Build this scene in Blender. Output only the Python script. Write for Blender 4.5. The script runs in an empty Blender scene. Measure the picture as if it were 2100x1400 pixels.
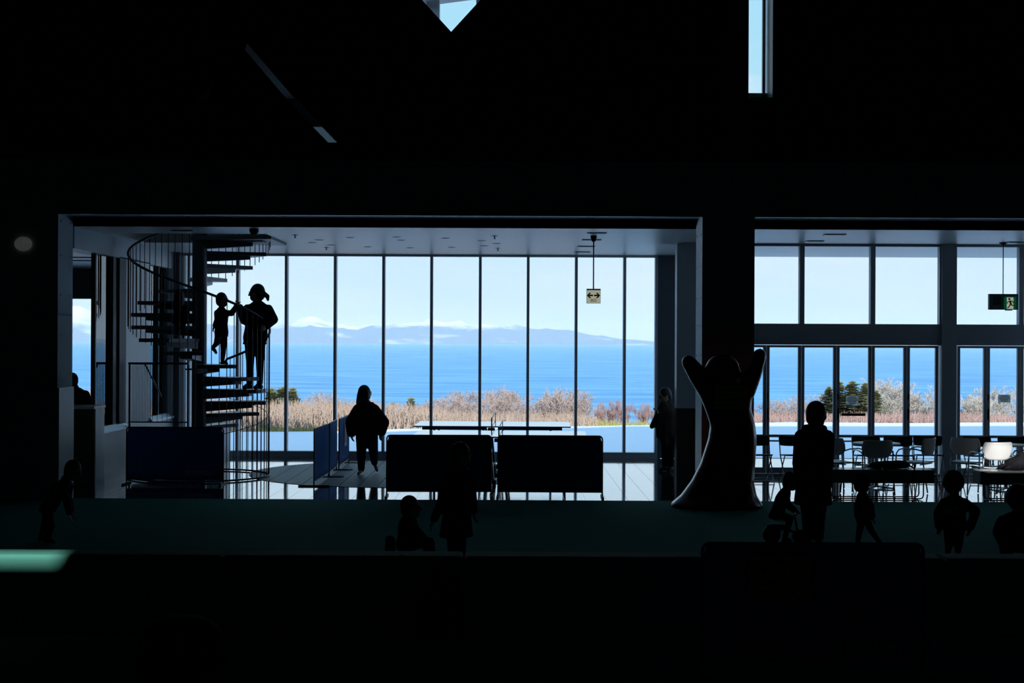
import bpy, bmesh, math, random
import numpy as np
from mathutils import Vector, Matrix
random.seed(7); rng = np.random.default_rng(11)
scene = bpy.context.scene
C = scene.collection

# ------------------------------------------------------------ camera
F = 3050.0; CZ = 2.25; RHO = 0.0045          # focal length in px of the 2100 px frame, eye height, roll
cam_d = bpy.data.cameras.new('camera'); cam = bpy.data.objects.new('camera', cam_d); C.objects.link(cam)
cam_d.sensor_width = 36.0; cam_d.lens = F / 2100 * 36.0; cam_d.shift_y = -2 / 2100
cam_d.clip_start = 0.1; cam_d.clip_end = 90000
cam.location = (0, 0, CZ); cam.rotation_euler = (math.pi / 2, -RHO, 0)
scene.camera = cam

# ------------------------------------------------------------ colour management and sampling limits
vs = scene.view_settings
scene.display_settings.display_device = 'sRGB'
vs.view_transform = 'Standard'; vs.look = 'None'; vs.exposure = 0.0; vs.gamma = 1.0; vs.use_curve_mapping = False
cy = scene.cycles
cy.use_denoising = True; cy.max_bounces = 8; cy.diffuse_bounces = 4; cy.glossy_bounces = 4
cy.transparent_max_bounces = 24; cy.transmission_bounces = 4; cy.volume_bounces = 3
cy.caustics_reflective = True; cy.blur_glossy = 1.0; cy.caustics_refractive = False; cy.sample_clamp_indirect = 4.0

# ------------------------------------------------------------ sky
SUN_EL = math.radians(28); SUN_AZ = math.radians(15)     # the sun stands behind the hall, a little to the right
world = bpy.data.worlds.new('sky'); scene.world = world; world.use_nodes = True
def build_sky():
    nt = world.node_tree; nt.nodes.clear(); N = nt.nodes.new; L = nt.links.new
    out = N('ShaderNodeOutputWorld'); bg = N('ShaderNodeBackground'); L(bg.outputs[0], out.inputs[0])
    tc = N('ShaderNodeTexCoord'); sep = N('ShaderNodeSeparateXYZ'); L(tc.outputs['Generated'], sep.inputs[0])
    ramp = N('ShaderNodeValToRGB'); L(sep.outputs['Z'], ramp.inputs[0])
    e = ramp.color_ramp.elements
    e[0].position = 0.0; e[0].color = (0.70, 0.88, 1.0, 1)
    e[1].position = 1.0; e[1].color = (0.40, 0.74, 1.25, 1)
    for p, c in ((0.06, (0.64, 0.87, 1.0, 1)), (0.20, (0.43, 0.80, 1.0, 1)), (0.5, (0.46, 0.86, 1.30, 1))):
        k = e.new(p); k.color = c
    mp = N('ShaderNodeMapping'); mp.inputs['Scale'].default_value = (3.0, 3.0, 11.0); mp.inputs['Location'].default_value = (0.3, 0.1, 0.42)
    L(tc.outputs['Generated'], mp.inputs[0])
    nz = N('ShaderNodeTexNoise'); nz.inputs['Scale'].default_value = 2.2; nz.inputs['Detail'].default_value = 6; nz.inputs['Roughness'].default_value = 0.52
    L(mp.outputs[0], nz.inputs['Vector'])
    r2 = N('ShaderNodeValToRGB'); r2.color_ramp.elements[0].position = 0.40; r2.color_ramp.elements[1].position = 0.66
    L(nz.outputs['Fac'], r2.inputs[0])
    band = N('ShaderNodeMapRange'); band.interpolation_type = 'SMOOTHSTEP'
    band.inputs['From Min'].default_value = 0.215; band.inputs['From Max'].default_value = 0.195
    band.inputs['To Min'].default_value = 0.0; band.inputs['To Max'].default_value = 0.85
    nz2 = N('ShaderNodeTexNoise'); nz2.inputs['Scale'].default_value = 26; L(tc.outputs['Generated'], nz2.inputs['Vector'])
    ma = N('ShaderNodeMath'); ma.operation = 'MULTIPLY_ADD'; ma.inputs[1].default_value = 0.03
    L(nz2.outputs['Fac'], ma.inputs[0]); L(sep.outputs['Z'], ma.inputs[2]); L(ma.outputs[0], band.inputs['Value'])
    lo = N('ShaderNodeMapRange'); lo.inputs['From Min'].default_value = 0.02; lo.inputs['From Max'].default_value = 0.14
    lo.inputs['To Min'].default_value = 0.30; lo.inputs['To Max'].default_value = 1.0; L(sep.outputs['Z'], lo.inputs['Value'])
    m1 = N('ShaderNodeMath'); m1.operation = 'MULTIPLY'; L(r2.outputs[0], m1.inputs[0]); L(band.outputs[0], m1.inputs[1])
    m2 = N('ShaderNodeMath'); m2.operation = 'MULTIPLY'; L(m1.outputs[0], m2.inputs[0]); L(lo.outputs[0], m2.inputs[1])
    mix = N('ShaderNodeMixRGB'); L(m2.outputs[0], mix.inputs['Fac']); L(ramp.outputs[0], mix.inputs['Color1'])
    mix.inputs['Color2'].default_value = (0.95, 0.99, 1.02, 1)
    L(mix.outputs[0], bg.inputs['Color']); bg.inputs['Strength'].default_value = 1.0
build_sky()
sun_d = bpy.data.lights.new('sun', 'SUN'); sun_d.energy = 5.4; sun_d.angle = 0.0093; sun_d.color = (1.0, 0.98, 0.955)
sun = bpy.data.objects.new('sun', sun_d); C.objects.link(sun)
SD = Vector((-math.sin(SUN_AZ) * math.cos(SUN_EL), math.cos(SUN_AZ) * math.cos(SUN_EL), -math.sin(SUN_EL)))   # travel direction of sunlight
sun.rotation_euler = SD.to_track_quat('-Z', 'Y').to_euler(); sun.location = (6, -20, 30)

# ------------------------------------------------------------ pixel -> place
def unroll(x, y):
    dx, dy = x - 1050, y - 700; c, s = math.cos(RHO), math.sin(RHO)
    return dx * c + dy * s, -dx * s + dy * c + 2
def px(x, y, Y):                       # the point seen at pixel (x, y) that stands at depth Y
    u, v = unroll(x, y); return Vector((u * Y / F, Y, CZ - v * Y / F))
def on_z(x, y, z=0.0):                 # the point seen at pixel (x, y) on the level z
    u, v = unroll(x, y); return px(x, y, (CZ - z) * F / v)

# ------------------------------------------------------------ materials
MATS = {}
def mat(name, col, rough=0.6, metal=0.0, spec=0.5, var=0.10, scale=6.0, bump=0.0, bscale=40.0, coat=0.0, stretch=(1, 1, 1)):
    if name in MATS: return MATS[name]
    m = bpy.data.materials.new(name); m.use_nodes = True; nt = m.node_tree; N = nt.nodes.new; L = nt.links.new
    p = nt.nodes['Principled BSDF']; p.inputs['Roughness'].default_value = rough; p.inputs['Metallic'].default_value = metal
    p.inputs['Specular IOR Level'].default_value = spec; p.inputs['Coat Weight'].default_value = coat
    tc = N('ShaderNodeTexCoord'); mp = N('ShaderNodeMapping'); mp.inputs['Scale'].default_value = stretch; L(tc.outputs['Object'], mp.inputs[0])
    nz = N('ShaderNodeTexNoise'); nz.inputs['Scale'].default_value = scale; nz.inputs['Detail'].default_value = 4; L(mp.outputs[0], nz.inputs['Vector'])
    mix = N('ShaderNodeMixRGB'); L(nz.outputs['Fac'], mix.inputs['Fac'])
    mix.inputs['Color1'].default_value = tuple(c * (1 - var) for c in col[:3]) + (1,)
    mix.inputs['Color2'].default_value = tuple(min(1, c * (1 + var)) for c in col[:3]) + (1,)
    L(mix.outputs[0], p.inputs['Base Color'])
    if bump > 0:
        n2 = N('ShaderNodeTexNoise'); n2.inputs['Scale'].default_value = bscale; n2.inputs['Detail'].default_value = 3; L(mp.outputs[0], n2.inputs['Vector'])
        b = N('ShaderNodeBump'); b.inputs['Strength'].default_value = bump; b.inputs['Distance'].default_value = 0.01
        L(n2.outputs['Fac'], b.inputs['Height']); L(b.outputs[0], p.inputs['Normal'])
    MATS[name] = m; return m
def glass_mat(name, ior=1.5, tint=(1, 1, 1)):
    m = bpy.data.materials.new(name); m.use_nodes = True; nt = m.node_tree; nt.nodes.clear(); N = nt.nodes.new; L = nt.links.new
    o = N('ShaderNodeOutputMaterial'); mx = N('ShaderNodeMixShader'); fr = N('ShaderNodeFresnel'); fr.inputs['IOR'].default_value = ior
    t = N('ShaderNodeBsdfTransparent'); t.inputs['Color'].default_value = tint + (1,)
    g = N('ShaderNodeBsdfGlossy'); g.inputs['Roughness'].default_value = 0.0
    L(fr.outputs[0], mx.inputs['Fac']); L(t.outputs[0], mx.inputs[1]); L(g.outputs[0], mx.inputs[2]); L(mx.outputs[0], o.inputs[0])
    MATS[name] = m; return m
M = dict(
    glass=glass_mat('clear_glass'), smoked=glass_mat('smoked_glass', 1.5, (0.20, 0.25, 0.28)),
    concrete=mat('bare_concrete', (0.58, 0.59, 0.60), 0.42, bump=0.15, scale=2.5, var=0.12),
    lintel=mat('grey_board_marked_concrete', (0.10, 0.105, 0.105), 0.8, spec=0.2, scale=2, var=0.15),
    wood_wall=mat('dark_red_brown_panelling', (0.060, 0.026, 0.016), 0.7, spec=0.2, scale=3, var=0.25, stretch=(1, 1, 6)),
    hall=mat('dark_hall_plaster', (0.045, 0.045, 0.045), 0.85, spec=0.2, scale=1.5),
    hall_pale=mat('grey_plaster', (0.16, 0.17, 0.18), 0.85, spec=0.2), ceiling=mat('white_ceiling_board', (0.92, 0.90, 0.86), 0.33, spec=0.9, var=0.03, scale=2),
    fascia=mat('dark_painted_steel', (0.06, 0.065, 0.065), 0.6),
    alu=mat('aluminium', (0.42, 0.44, 0.47), 0.35, metal=0.7, var=0.04),
    alu_dark=mat('grey_anodised_frame', (0.46, 0.47, 0.50), 0.40, metal=0.1, var=0.05),
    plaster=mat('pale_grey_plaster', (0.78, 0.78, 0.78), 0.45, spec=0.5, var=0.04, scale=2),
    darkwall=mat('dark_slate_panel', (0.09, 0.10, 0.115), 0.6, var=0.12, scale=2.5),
    brown=mat('brown_wood_board', (0.07, 0.045, 0.03), 0.6, stretch=(1, 1, 8)),
    carpet=mat('green_felt_carpet', (0.03, 0.27, 0.225), 0.95, spec=0.1, var=0.2, scale=30, bump=0.4, bscale=300),
    matte_tile=mat('matte_slate_tile', (0.10, 0.15, 0.20), 0.55, spec=0.35, var=0.16, scale=3),
    steel=mat('painted_grey_steel', (0.10, 0.105, 0.11), 0.4, metal=0.2, var=0.05),
    chrome=mat('brushed_steel', (0.55, 0.57, 0.6), 0.25, metal=1.0, var=0.04),
    black=mat('black_painted_metal', (0.012, 0.012, 0.014), 0.45, var=0.1),
    rubber=mat('black_rubber', (0.015, 0.015, 0.016), 0.7, var=0.1),
    navy=mat('navy_blue_cloth', (0.065, 0.18, 0.46), 0.9, spec=0.15, var=0.12, scale=12, bump=0.1, bscale=200),
    letter=mat('pale_print', (0.45, 0.47, 0.5), 0.8, spec=0.1, var=0.02),
    darkletter=mat('black_print', (0.01, 0.01, 0.01), 0.8, spec=0.1, var=0.02),
    yellow=mat('yellow_paper', (0.75, 0.62, 0.04), 0.8, spec=0.1, var=0.04),
    paper=mat('white_paper', (0.75, 0.74, 0.72), 0.8, spec=0.1, var=0.04),
    pink=mat('pinkish_print', (0.62, 0.42, 0.38), 0.8, spec=0.1, var=0.1),
    red=mat('glossy_red_fibreglass', (0.42, 0.010, 0.012), 0.22, spec=0.5, var=0.06, coat=0.5),
    table=mat('blue_table_top', (0.10, 0.22, 0.40), 0.12, spec=1.0, var=0.05, coat=1.0),
    white=mat('white_plastic', (0.72, 0.72, 0.71), 0.4, var=0.03),
    vinyl=mat('dark_green_vinyl', (0.09, 0.33, 0.265), 0.75, spec=0.12, var=0.10, scale=3, bump=0.06, bscale=25),
    snow=mat('snow', (0.78, 0.83, 0.88), 0.7, spec=0.2, var=0.03, scale=0.8, bump=0.5, bscale=1.5),
    ground=mat('withered_ground', (0.20, 0.15, 0.09), 0.95, spec=0.1, var=0.3, scale=0.5),
    grass=mat('yellow_green_grass', (0.40, 0.36, 0.13), 0.9, spec=0.1, var=0.3, scale=3),
    twig=mat('tan_brushwood', (0.47, 0.35, 0.27), 0.9, spec=0.1, var=0.25, scale=0.6),
    twig_red=mat('reddish_brushwood', (0.46, 0.30, 0.26), 0.9, spec=0.1, var=0.2, scale=0.6),
    bark=mat('grey_brown_bark', (0.50, 0.39, 0.34), 0.9, spec=0.1, var=0.2, scale=2),
    bark_pale=mat('pale_grey_bark', (0.60, 0.54, 0.48), 0.9, spec=0.1, var=0.2, scale=2),
    birch=mat('white_birch_bark', (0.72, 0.68, 0.64), 0.8, spec=0.1, var=0.2, scale=8),
    needle=mat('olive_green_needles', (0.31, 0.31, 0.16), 0.9, spec=0.1, var=0.4, scale=1.5),
    deck=mat('weathered_deck_board', (0.10, 0.105, 0.11), 0.8, var=0.25, scale=3, stretch=(0.4, 6, 1)),
    green=mat('sign_green', (0.0, 0.11, 0.045), 0.5, var=0.03),
    cream=mat('cream_sign_panel', (0.55, 0.58, 0.42), 0.5, var=0.03),
    signbody=mat('grey_sign_box', (0.10, 0.105, 0.10), 0.5, var=0.05),
    skin=mat('skin', (0.42, 0.27, 0.20), 0.6, spec=0.3, var=0.05),
    hair=mat('black_hair', (0.012, 0.010, 0.010), 0.6, var=0.1, bump=0.3, bscale=80),
    dark_cloth=mat('black_cloth', (0.016, 0.016, 0.019), 0.95, spec=0.1, var=0.15, bump=0.2, bscale=60),
    denim=mat('dark_denim', (0.022, 0.030, 0.050), 0.95, spec=0.1, var=0.15),
    brown_cloth=mat('dark_olive_cloth', (0.060, 0.050, 0.038), 0.95, spec=0.1, var=0.2),
    grey_cloth=mat('charcoal_cloth', (0.035, 0.036, 0.038), 0.95, spec=0.1, var=0.15),
    laminate=mat('white_laminate', (0.62, 0.63, 0.63), 0.16, spec=0.9, var=0.03), apron=mat('grey_bench_apron', (0.22, 0.22, 0.20), 0.7, var=0.1),
    bag=mat('white_plastic_film', (0.35, 0.37, 0.36), 0.5, var=0.1),
)
def polished_mat():
    m = mat('polished_dark_tile', (0.055, 0.058, 0.062), 0.07, spec=1.0, var=0.18, scale=1.2, coat=1.0)
    p = m.node_tree.nodes['Principled BSDF']; p.inputs['Coat Roughness'].default_value = 0.06; p.inputs['Coat IOR'].default_value = 1.8
    p.inputs['IOR'].default_value = 1.8; p.inputs['Coat Tint'].default_value = (0.85, 0.93, 1.0, 1)
    return m
M['polished'] = polished_mat()
def see_through(m, f):                                       # thin sheet that lets part of the light through
    nt = m.node_tree; p = nt.nodes['Principled BSDF']; o_ = nt.nodes['Material Output']; t = nt.nodes.new('ShaderNodeBsdfTranslucent'); mx = nt.nodes.new('ShaderNodeMixShader')
    src = p.inputs['Base Color'].links[0].from_socket; nt.links.new(src, t.inputs['Color']); mx.inputs['Fac'].default_value = f
    nt.links.new(p.outputs[0], mx.inputs[1]); nt.links.new(t.outputs[0], mx.inputs[2]); nt.links.new(mx.outputs[0], o_.inputs['Surface'])
M['thin_paper'] = mat('thin_white_paper', (0.80, 0.80, 0.78), 0.8, spec=0.1, var=0.04); see_through(M['thin_paper'], 0.85)
def backlit(m, k):                                           # own glow for lit sign faces and the wall oval
    p = m.node_tree.nodes['Principled BSDF']; src = p.inputs['Base Color'].links[0].from_socket
    m.node_tree.links.new(src, p.inputs['Emission Color']); p.inputs['Emission Strength'].default_value = k
M['cream_lit'] = mat('lit_cream_sign_face', (0.55, 0.58, 0.42), 0.5, var=0.03); backlit(M['cream_lit'], 0.55)
M['lamp_shade'] = mat('dim_lamp_shade', (0.55, 0.60, 0.56), 0.6, var=0.3, scale=9); backlit(M['lamp_shade'], 0.05)  # weak glow put into the oval's own material
M['green_lit'] = mat('lit_green_sign_face', (0.0, 0.11, 0.045), 0.5, var=0.03); backlit(M['green_lit'], 0.4)
def sea_mat():
    m = bpy.data.materials.new('blue_sea'); m.use_nodes = True; nt = m.node_tree; N = nt.nodes.new; L = nt.links.new
    p = nt.nodes['Principled BSDF']; p.inputs['Roughness'].default_value = 0.5; p.inputs['Specular IOR Level'].default_value = 0.25
    tc = N('ShaderNodeTexCoord'); mp = N('ShaderNodeMapping'); mp.inputs['Scale'].default_value = (0.0012, 0.004, 1); L(tc.outputs['Object'], mp.inputs[0])
    nz = N('ShaderNodeTexNoise'); nz.inputs['Scale'].default_value = 4.0; nz.inputs['Detail'].default_value = 8; L(mp.outputs[0], nz.inputs['Vector'])
    rp = N('ShaderNodeValToRGB'); rp.color_ramp.elements[0].position = 0.40; rp.color_ramp.elements[1].position = 0.62
    rp.color_ramp.elements[0].color = (0.065, 0.25, 0.48, 1); rp.color_ramp.elements[1].color = (0.14, 0.39, 0.64, 1)
    L(nz.outputs['Fac'], rp.inputs[0]); L(rp.outputs[0], p.inputs['Base Color']); MATS['sea'] = m; return m
M['sea'] = sea_mat()
def mountain_mat():
    m = bpy.data.materials.new('snowy_forested_hills'); m.use_nodes = True; nt = m.node_tree; N = nt.nodes.new; L = nt.links.new
    p = nt.nodes['Principled BSDF']; p.inputs['Roughness'].default_value = 0.95; p.inputs['Specular IOR Level'].default_value = 0.1
    tc = N('ShaderNodeTexCoord'); nz = N('ShaderNodeTexNoise'); nz.inputs['Scale'].default_value = 0.0011; nz.inputs['Detail'].default_value = 7
    L(tc.outputs['Object'], nz.inputs['Vector'])
    sep = N('ShaderNodeSeparateXYZ'); L(tc.outputs['Object'], sep.inputs[0])
    mr = N('ShaderNodeMapRange'); mr.inputs['From Min'].default_value = 150; mr.inputs['From Max'].default_value = 520; mr.inputs['To Min'].default_value = -0.08; mr.inputs['To Max'].default_value = 0.45
    L(sep.outputs['Z'], mr.inputs['Value'])
    ad = N('ShaderNodeMath'); L(nz.outputs['Fac'], ad.inputs[0]); L(mr.outputs[0], ad.inputs[1])
    rp = N('ShaderNodeValToRGB'); rp.color_ramp.elements[0].position = 0.50; rp.color_ramp.elements[1].position = 0.72
    rp.color_ramp.elements[0].color = (0.16, 0.20, 0.24, 1); rp.color_ramp.elements[1].color = (0.80, 0.82, 0.85, 1)
    L(ad.outputs[0], rp.inputs[0]); L(rp.outputs[0], p.inputs['Base Color']); MATS['hills'] = m; return m
M['hills'] = mountain_mat()

# ------------------------------------------------------------ mesh helpers
class MB:
    def __init__(s): s.v = []; s.f = []
    def add(s, vs, fs):
        o = len(s.v); s.v += [tuple(v) for v in vs]; s.f += [tuple(i + o for i in f) for f in fs]; return s
    def box(s, x0, x1, y0, y1, z0, z1):
        v = [(x, y, z) for x in (x0, x1) for y in (y0, y1) for z in (z0, z1)]
        return s.add(v, [(0, 1, 3, 2), (4, 6, 7, 5), (0, 4, 5, 1), (2, 3, 7, 6), (0, 2, 6, 4), (1, 5, 7, 3)])
    def bar(s, a, b, w, h, up=(0, 0, 1)):                  # rectangular bar from a to b
        a, b = Vector(a), Vector(b); d = (b - a).normalized(); u = Vector(up)
        if abs(d.dot(u)) > 0.98: u = Vector((0, 1, 0))
        r = d.cross(u).normalized(); u = r.cross(d)
        v = [p + r * (sx * w / 2) + u * (sz * h / 2) for p in (a, b) for sx, sz in ((-1, -1), (1, -1), (1, 1), (-1, 1))]
        return s.add(v, [(3, 2, 1, 0), (4, 5, 6, 7), (0, 1, 5, 4), (1, 2, 6, 5), (2, 3, 7, 6), (3, 0, 4, 7)])
    def tube(s, pts, r, n=8, closed=False):
        pts = [Vector(p) for p in pts]; k = len(pts); rs = r if isinstance(r, (list, tuple)) else [r] * k
        rings = []; pn = None
        for i, p in enumerate(pts):
            if closed: t = pts[(i + 1) % k] - pts[i - 1]
            else: t = pts[min(i + 1, k - 1)] - pts[max(i - 1, 0)]
            t.normalize()
            if pn is None:
                a = Vector((0, 0, 1)) if abs(t.z) < 0.9 else Vector((1, 0, 0)); pn = t.cross(a).normalized()
            else: pn = (pn - t * pn.dot(t)).normalized()
            b = t.cross(pn)
            rings.append([p + (pn * math.cos(2 * math.pi * j / n) + b * math.sin(2 * math.pi * j / n)) * rs[i] for j in range(n)])
        v = [q for rg in rings for q in rg]; f = []
        for i in range(k if closed else k - 1):
            i2 = (i + 1) % k
            for j in range(n): f.append((i * n + j, i * n + (j + 1) % n, i2 * n + (j + 1) % n, i2 * n + j))
        if not closed: f += [tuple(reversed(range(n))), tuple((k - 1) * n + j for j in range(n))]
        return s.add(v, f)
    def lathe(s, prof, c=(0, 0, 0), n=20, sx=1, sy=1):     # profile [(r, z)...] turned round the vertical axis through c
        k = len(prof); v = [(c[0] + r * sx * math.cos(2 * math.pi * j / n), c[1] + r * sy * math.sin(2 * math.pi * j / n), c[2] + z) for r, z in prof for j in range(n)]
        f = [(i * n + j, i * n + (j + 1) % n, (i + 1) * n + (j + 1) % n, (i + 1) * n + j) for i in range(k - 1) for j in range(n)]
        f += [tuple(reversed(range(n))), tuple((k - 1) * n + j for j in range(n))]
        return s.add(v, f)
    def ball(s, c, r, n=12, m=8):
        rx, ry, rz = r if isinstance(r, (tuple, list)) else (r, r, r)
        v = [(c[0], c[1], c[2] - rz)]
        for i in range(1, m):
            a = -math.pi / 2 + math.pi * i / m
            v += [(c[0] + rx * math.cos(a) * math.cos(2 * math.pi * j / n), c[1] + ry * math.cos(a) * math.sin(2 * math.pi * j / n), c[2] + rz * math.sin(a)) for j in range(n)]
        v.append((c[0], c[1], c[2] + rz)); f = [(0, 1 + (j + 1) % n, 1 + j) for j in range(n)]
        for i in range(m - 2): f += [(1 + i * n + j, 1 + i * n + (j + 1) % n, 1 + (i + 1) * n + (j + 1) % n, 1 + (i + 1) * n + j) for j in range(n)]
        b = 1 + (m - 2) * n; f += [(b + j, b + (j + 1) % n, len(v) - 1) for j in range(n)]
        return s.add(v, f)
    def eball(s, c, axes, n=14, m=10):                     # ellipsoid on three axis vectors
        t = MB().ball((0, 0, 0), 1, n, m); c = Vector(c); A, B, D = [Vector(a) for a in axes]
        return s.add([c + A * x + B * y + D * z for x, y, z in t.v], t.f)
    def cone(s, a, ra, b, rb, n=10):
        return s.tube([a, b], [ra, rb], n)
    def chain(s, pr, n=10):                                # limb: balls joined by tapered tubes
        for i, (p, r) in enumerate(pr):
            s.ball(p, r, n, 6)
            if i: s.cone(pr[i - 1][0], pr[i - 1][1], p, r, n)
        return s
    def loft(s, secs, n=22):                               # sections (centre, half width, half depth, lateral vector)
        v = []
        for c, rx, ry, lat in secs:
            c = Vector(c); lat = Vector(lat).normalized(); dp = Vector((0, 0, 1)).cross(lat)
            v += [c + lat * (rx * math.cos(2 * math.pi * j / n)) + dp * (ry * math.sin(2 * math.pi * j / n)) for j in range(n)]
        k = len(secs); f = [(i * n + j, i * n + (j + 1) % n, (i + 1) * n + (j + 1) % n, (i + 1) * n + j) for i in range(k - 1) for j in range(n)]
        f += [tuple(reversed(range(n))), tuple((k - 1) * n + j for j in range(n))]
        return s.add(v, f)
    def prism(s, pts, d):                                  # closed 3-D outline pushed along the vector d
        k = len(pts); d = Vector(d); v = [Vector(p) for p in pts] + [Vector(p) + d for p in pts]
        f = [tuple(reversed(range(k))), tuple(range(k, 2 * k))] + [(i, (i + 1) % k, k + (i + 1) % k, k + i) for i in range(k)]
        return s.add(v, f)
    def mesh(s, name, smooth=False):
        me = bpy.data.meshes.new(name); me.from_pydata(s.v, [], s.f)
        bm = bmesh.new(); bm.from_mesh(me); bmesh.ops.recalc_face_normals(bm, faces=bm.faces); bm.to_mesh(me); bm.free()
        if smooth:
            me.polygons.foreach_set('use_smooth', [True] * len(me.polygons))
        return me
    def build(s, name, material, parent=None, smooth=False, bevel=0.0, world=False, seg=2, subd=0):
        if world and parent is not None:
            o = parent.location
            inv = Matrix.Rotation(-parent.rotation_euler.z, 3, 'Z')
            s.v = [tuple(inv @ (Vector(v) - o)) for v in s.v]
        me = s.mesh(name, smooth); me.materials.append(material)
        ob = bpy.data.objects.new(name, me); C.objects.link(ob); ob.parent = parent
        if bevel > 0:
            b = ob.modifiers.new('bevel', 'BEVEL'); b.width = bevel; b.segments = seg; b.limit_method = 'ANGLE'
        if subd: ob.modifiers.new('subsurf', 'SUBSURF').levels = subd; ob.modifiers['subsurf'].render_levels = subd
        return ob
def tag(o, label, cat, group=None):
    o['label'] = label; o['category'] = cat
    if group: o['group'] = group
    return o
def thing(name, label, cat, loc=(0, 0, 0), rotz=0.0, group=None):
    o = bpy.data.objects.new(name, None); C.objects.link(o); o.location = loc; o.rotation_euler = (0, 0, rotz)
    o.empty_display_size = 0.2
    return tag(o, label, cat, group)
def struct(o, label=None, cat=None):
    o['kind'] = 'structure'
    if label: o['label'] = label
    if cat: o['category'] = cat
    return o
def sroot(name, label, cat, loc=(0, 0, 0)):
    return struct(thing(name, label, cat, loc))
def dup(root, loc=None, rotz=None, label=None, group=None):
    r = root.copy(); C.objects.link(r)
    if loc is not None: r.location = loc
    if rotz is not None: r.rotation_euler = (0, 0, rotz)
    if label: r['label'] = label
    if group: r['group'] = group
    for ch in list(root.children):
        c = ch.copy(); C.objects.link(c); c.parent = r
        for g in list(ch.children):
            d = g.copy(); C.objects.link(d); d.parent = c
    return r
def curve_mesh(cu, name):
    ob = bpy.data.objects.new(name, cu); C.objects.link(ob)
    dg = bpy.context.evaluated_depsgraph_get(); me = bpy.data.meshes.new_from_object(ob.evaluated_get(dg))
    bpy.data.objects.remove(ob); return me
def plate(name, outline, holes, t, material, parent=None):
    """flat slab with holes, drawn in its own x-y plane and t thick, standing upright (x right, y up) with its front at y=0"""
    cu = bpy.data.curves.new(name, 'CURVE'); cu.dimensions = '2D'; cu.fill_mode = 'BOTH'; cu.extrude = t / 2
    for loop in [outline] + holes:
        sp = cu.splines.new('POLY'); sp.points.add(len(loop) - 1); sp.use_cyclic_u = True
        for p, q in zip(sp.points, loop): p.co = (q[0], q[1], 0, 1)
    me = curve_mesh(cu, name); me.name = name; me.materials.clear(); me.materials.append(material)
    ob = bpy.data.objects.new(name, me); C.objects.link(ob); ob.parent = parent
    return ob
def upright(me, y0, t):                                    # turn a flat plate mesh into a wall between y0 and y0+t
    me.transform(Matrix.Translation((0, y0 + t / 2, 0)) @ Matrix.Rotation(math.pi / 2, 4, 'X'))
def level(me, z0, t): me.transform(Matrix.Translation((0, 0, z0 + t / 2)))
def text_mesh(body, size, name='lettering', bold=0.0, extrude=0.0015, align='CENTER'):
    cu = bpy.data.curves.new(name, 'FONT'); cu.body = body; cu.size = size; cu.align_x = align; cu.align_y = 'CENTER'; cu.extrude = extrude; cu.offset = bold
    cu.resolution_u = 3
    return curve_mesh(cu, name)
def text_obj(body, size, material, parent, loc, rot=(math.pi / 2, 0, 0), name='lettering', bold=0.0, sx=1.0):
    me = text_mesh(body, size, name, bold); me.materials.clear(); me.materials.append(material)
    ob = bpy.data.objects.new(name, me); C.objects.link(ob); ob.parent = parent; ob.location = loc; ob.rotation_euler = rot; ob.scale = (sx, 1, 1)
    return ob

# ============================================================ THE BUILDING
WF, WB, FAS, MATY, YR, YL, CEIL = 20.75, 21.45, 21.87, 20.98, 25.1, 28.7, 3.90
SX = -6.45                                                  # inner face of the glazed side wall on the left

# floors
o = MB().box(-12, 22, -9, MATY, -0.25, 0).build('floor_hall', M['carpet']); struct(o, 'dark green felt carpet floor of the big hall', 'floor')
floor = struct(MB().box(-12, 22, MATY, YL + 0.1, -0.25, -0.014).build('floor', M['polished']), 'polished dark tile floor in front of the windows', 'floor')
T = 0.30
def tile_mesh(name, m):
    me = MB().box(-T / 2 + 0.002, T / 2 - 0.002, -T / 2 + 0.002, T / 2 - 0.002, -0.014, 0).mesh(name); me.materials.append(m); return me
ptile = tile_mesh('polished_tile', M['polished']); CCX, CCY, CR = -1.9, 25.15, 2.5
rest = MB(); n_part = 0
for j in range(26):
    yc = MATY + T * (j + 0.5)
    for i in range(62):
        xc = SX + T * (i + 0.5)
        if xc > 2.7 and yc > YR: continue
        if math.hypot(xc - CCX, yc - CCY) < CR - 0.35: continue
        if n_part < 290 and xc < 7.6:
            q = bpy.data.objects.new('polished_tile', ptile); C.objects.link(q); q.parent = floor; q.location = (xc, yc, 0)
            q.rotation_euler = (random.uniform(-1, 1) * 0.0012, random.uniform(-1, 1) * 0.0012, 0); n_part += 1
        else:
            tz = [random.uniform(-1, 1) * 0.0003 for _ in range(2)]; h = T / 2 - 0.002
            vs_ = [(xc + a * h, yc + b * h, -0.014 if k == 0 else a * tz[0] / 2 + b * tz[1] / 2) for a in (-1, 1) for b in (-1, 1) for k in (0, 1)]
            rest.add(vs_, [(0, 1, 3, 2), (4, 6, 7, 5), (0, 4, 5, 1), (2, 3, 7, 6), (1, 5, 7, 3)])
q = rest.build('polished_tile_field', M['polished'], floor); q['kind'] = 'stuff'
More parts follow.
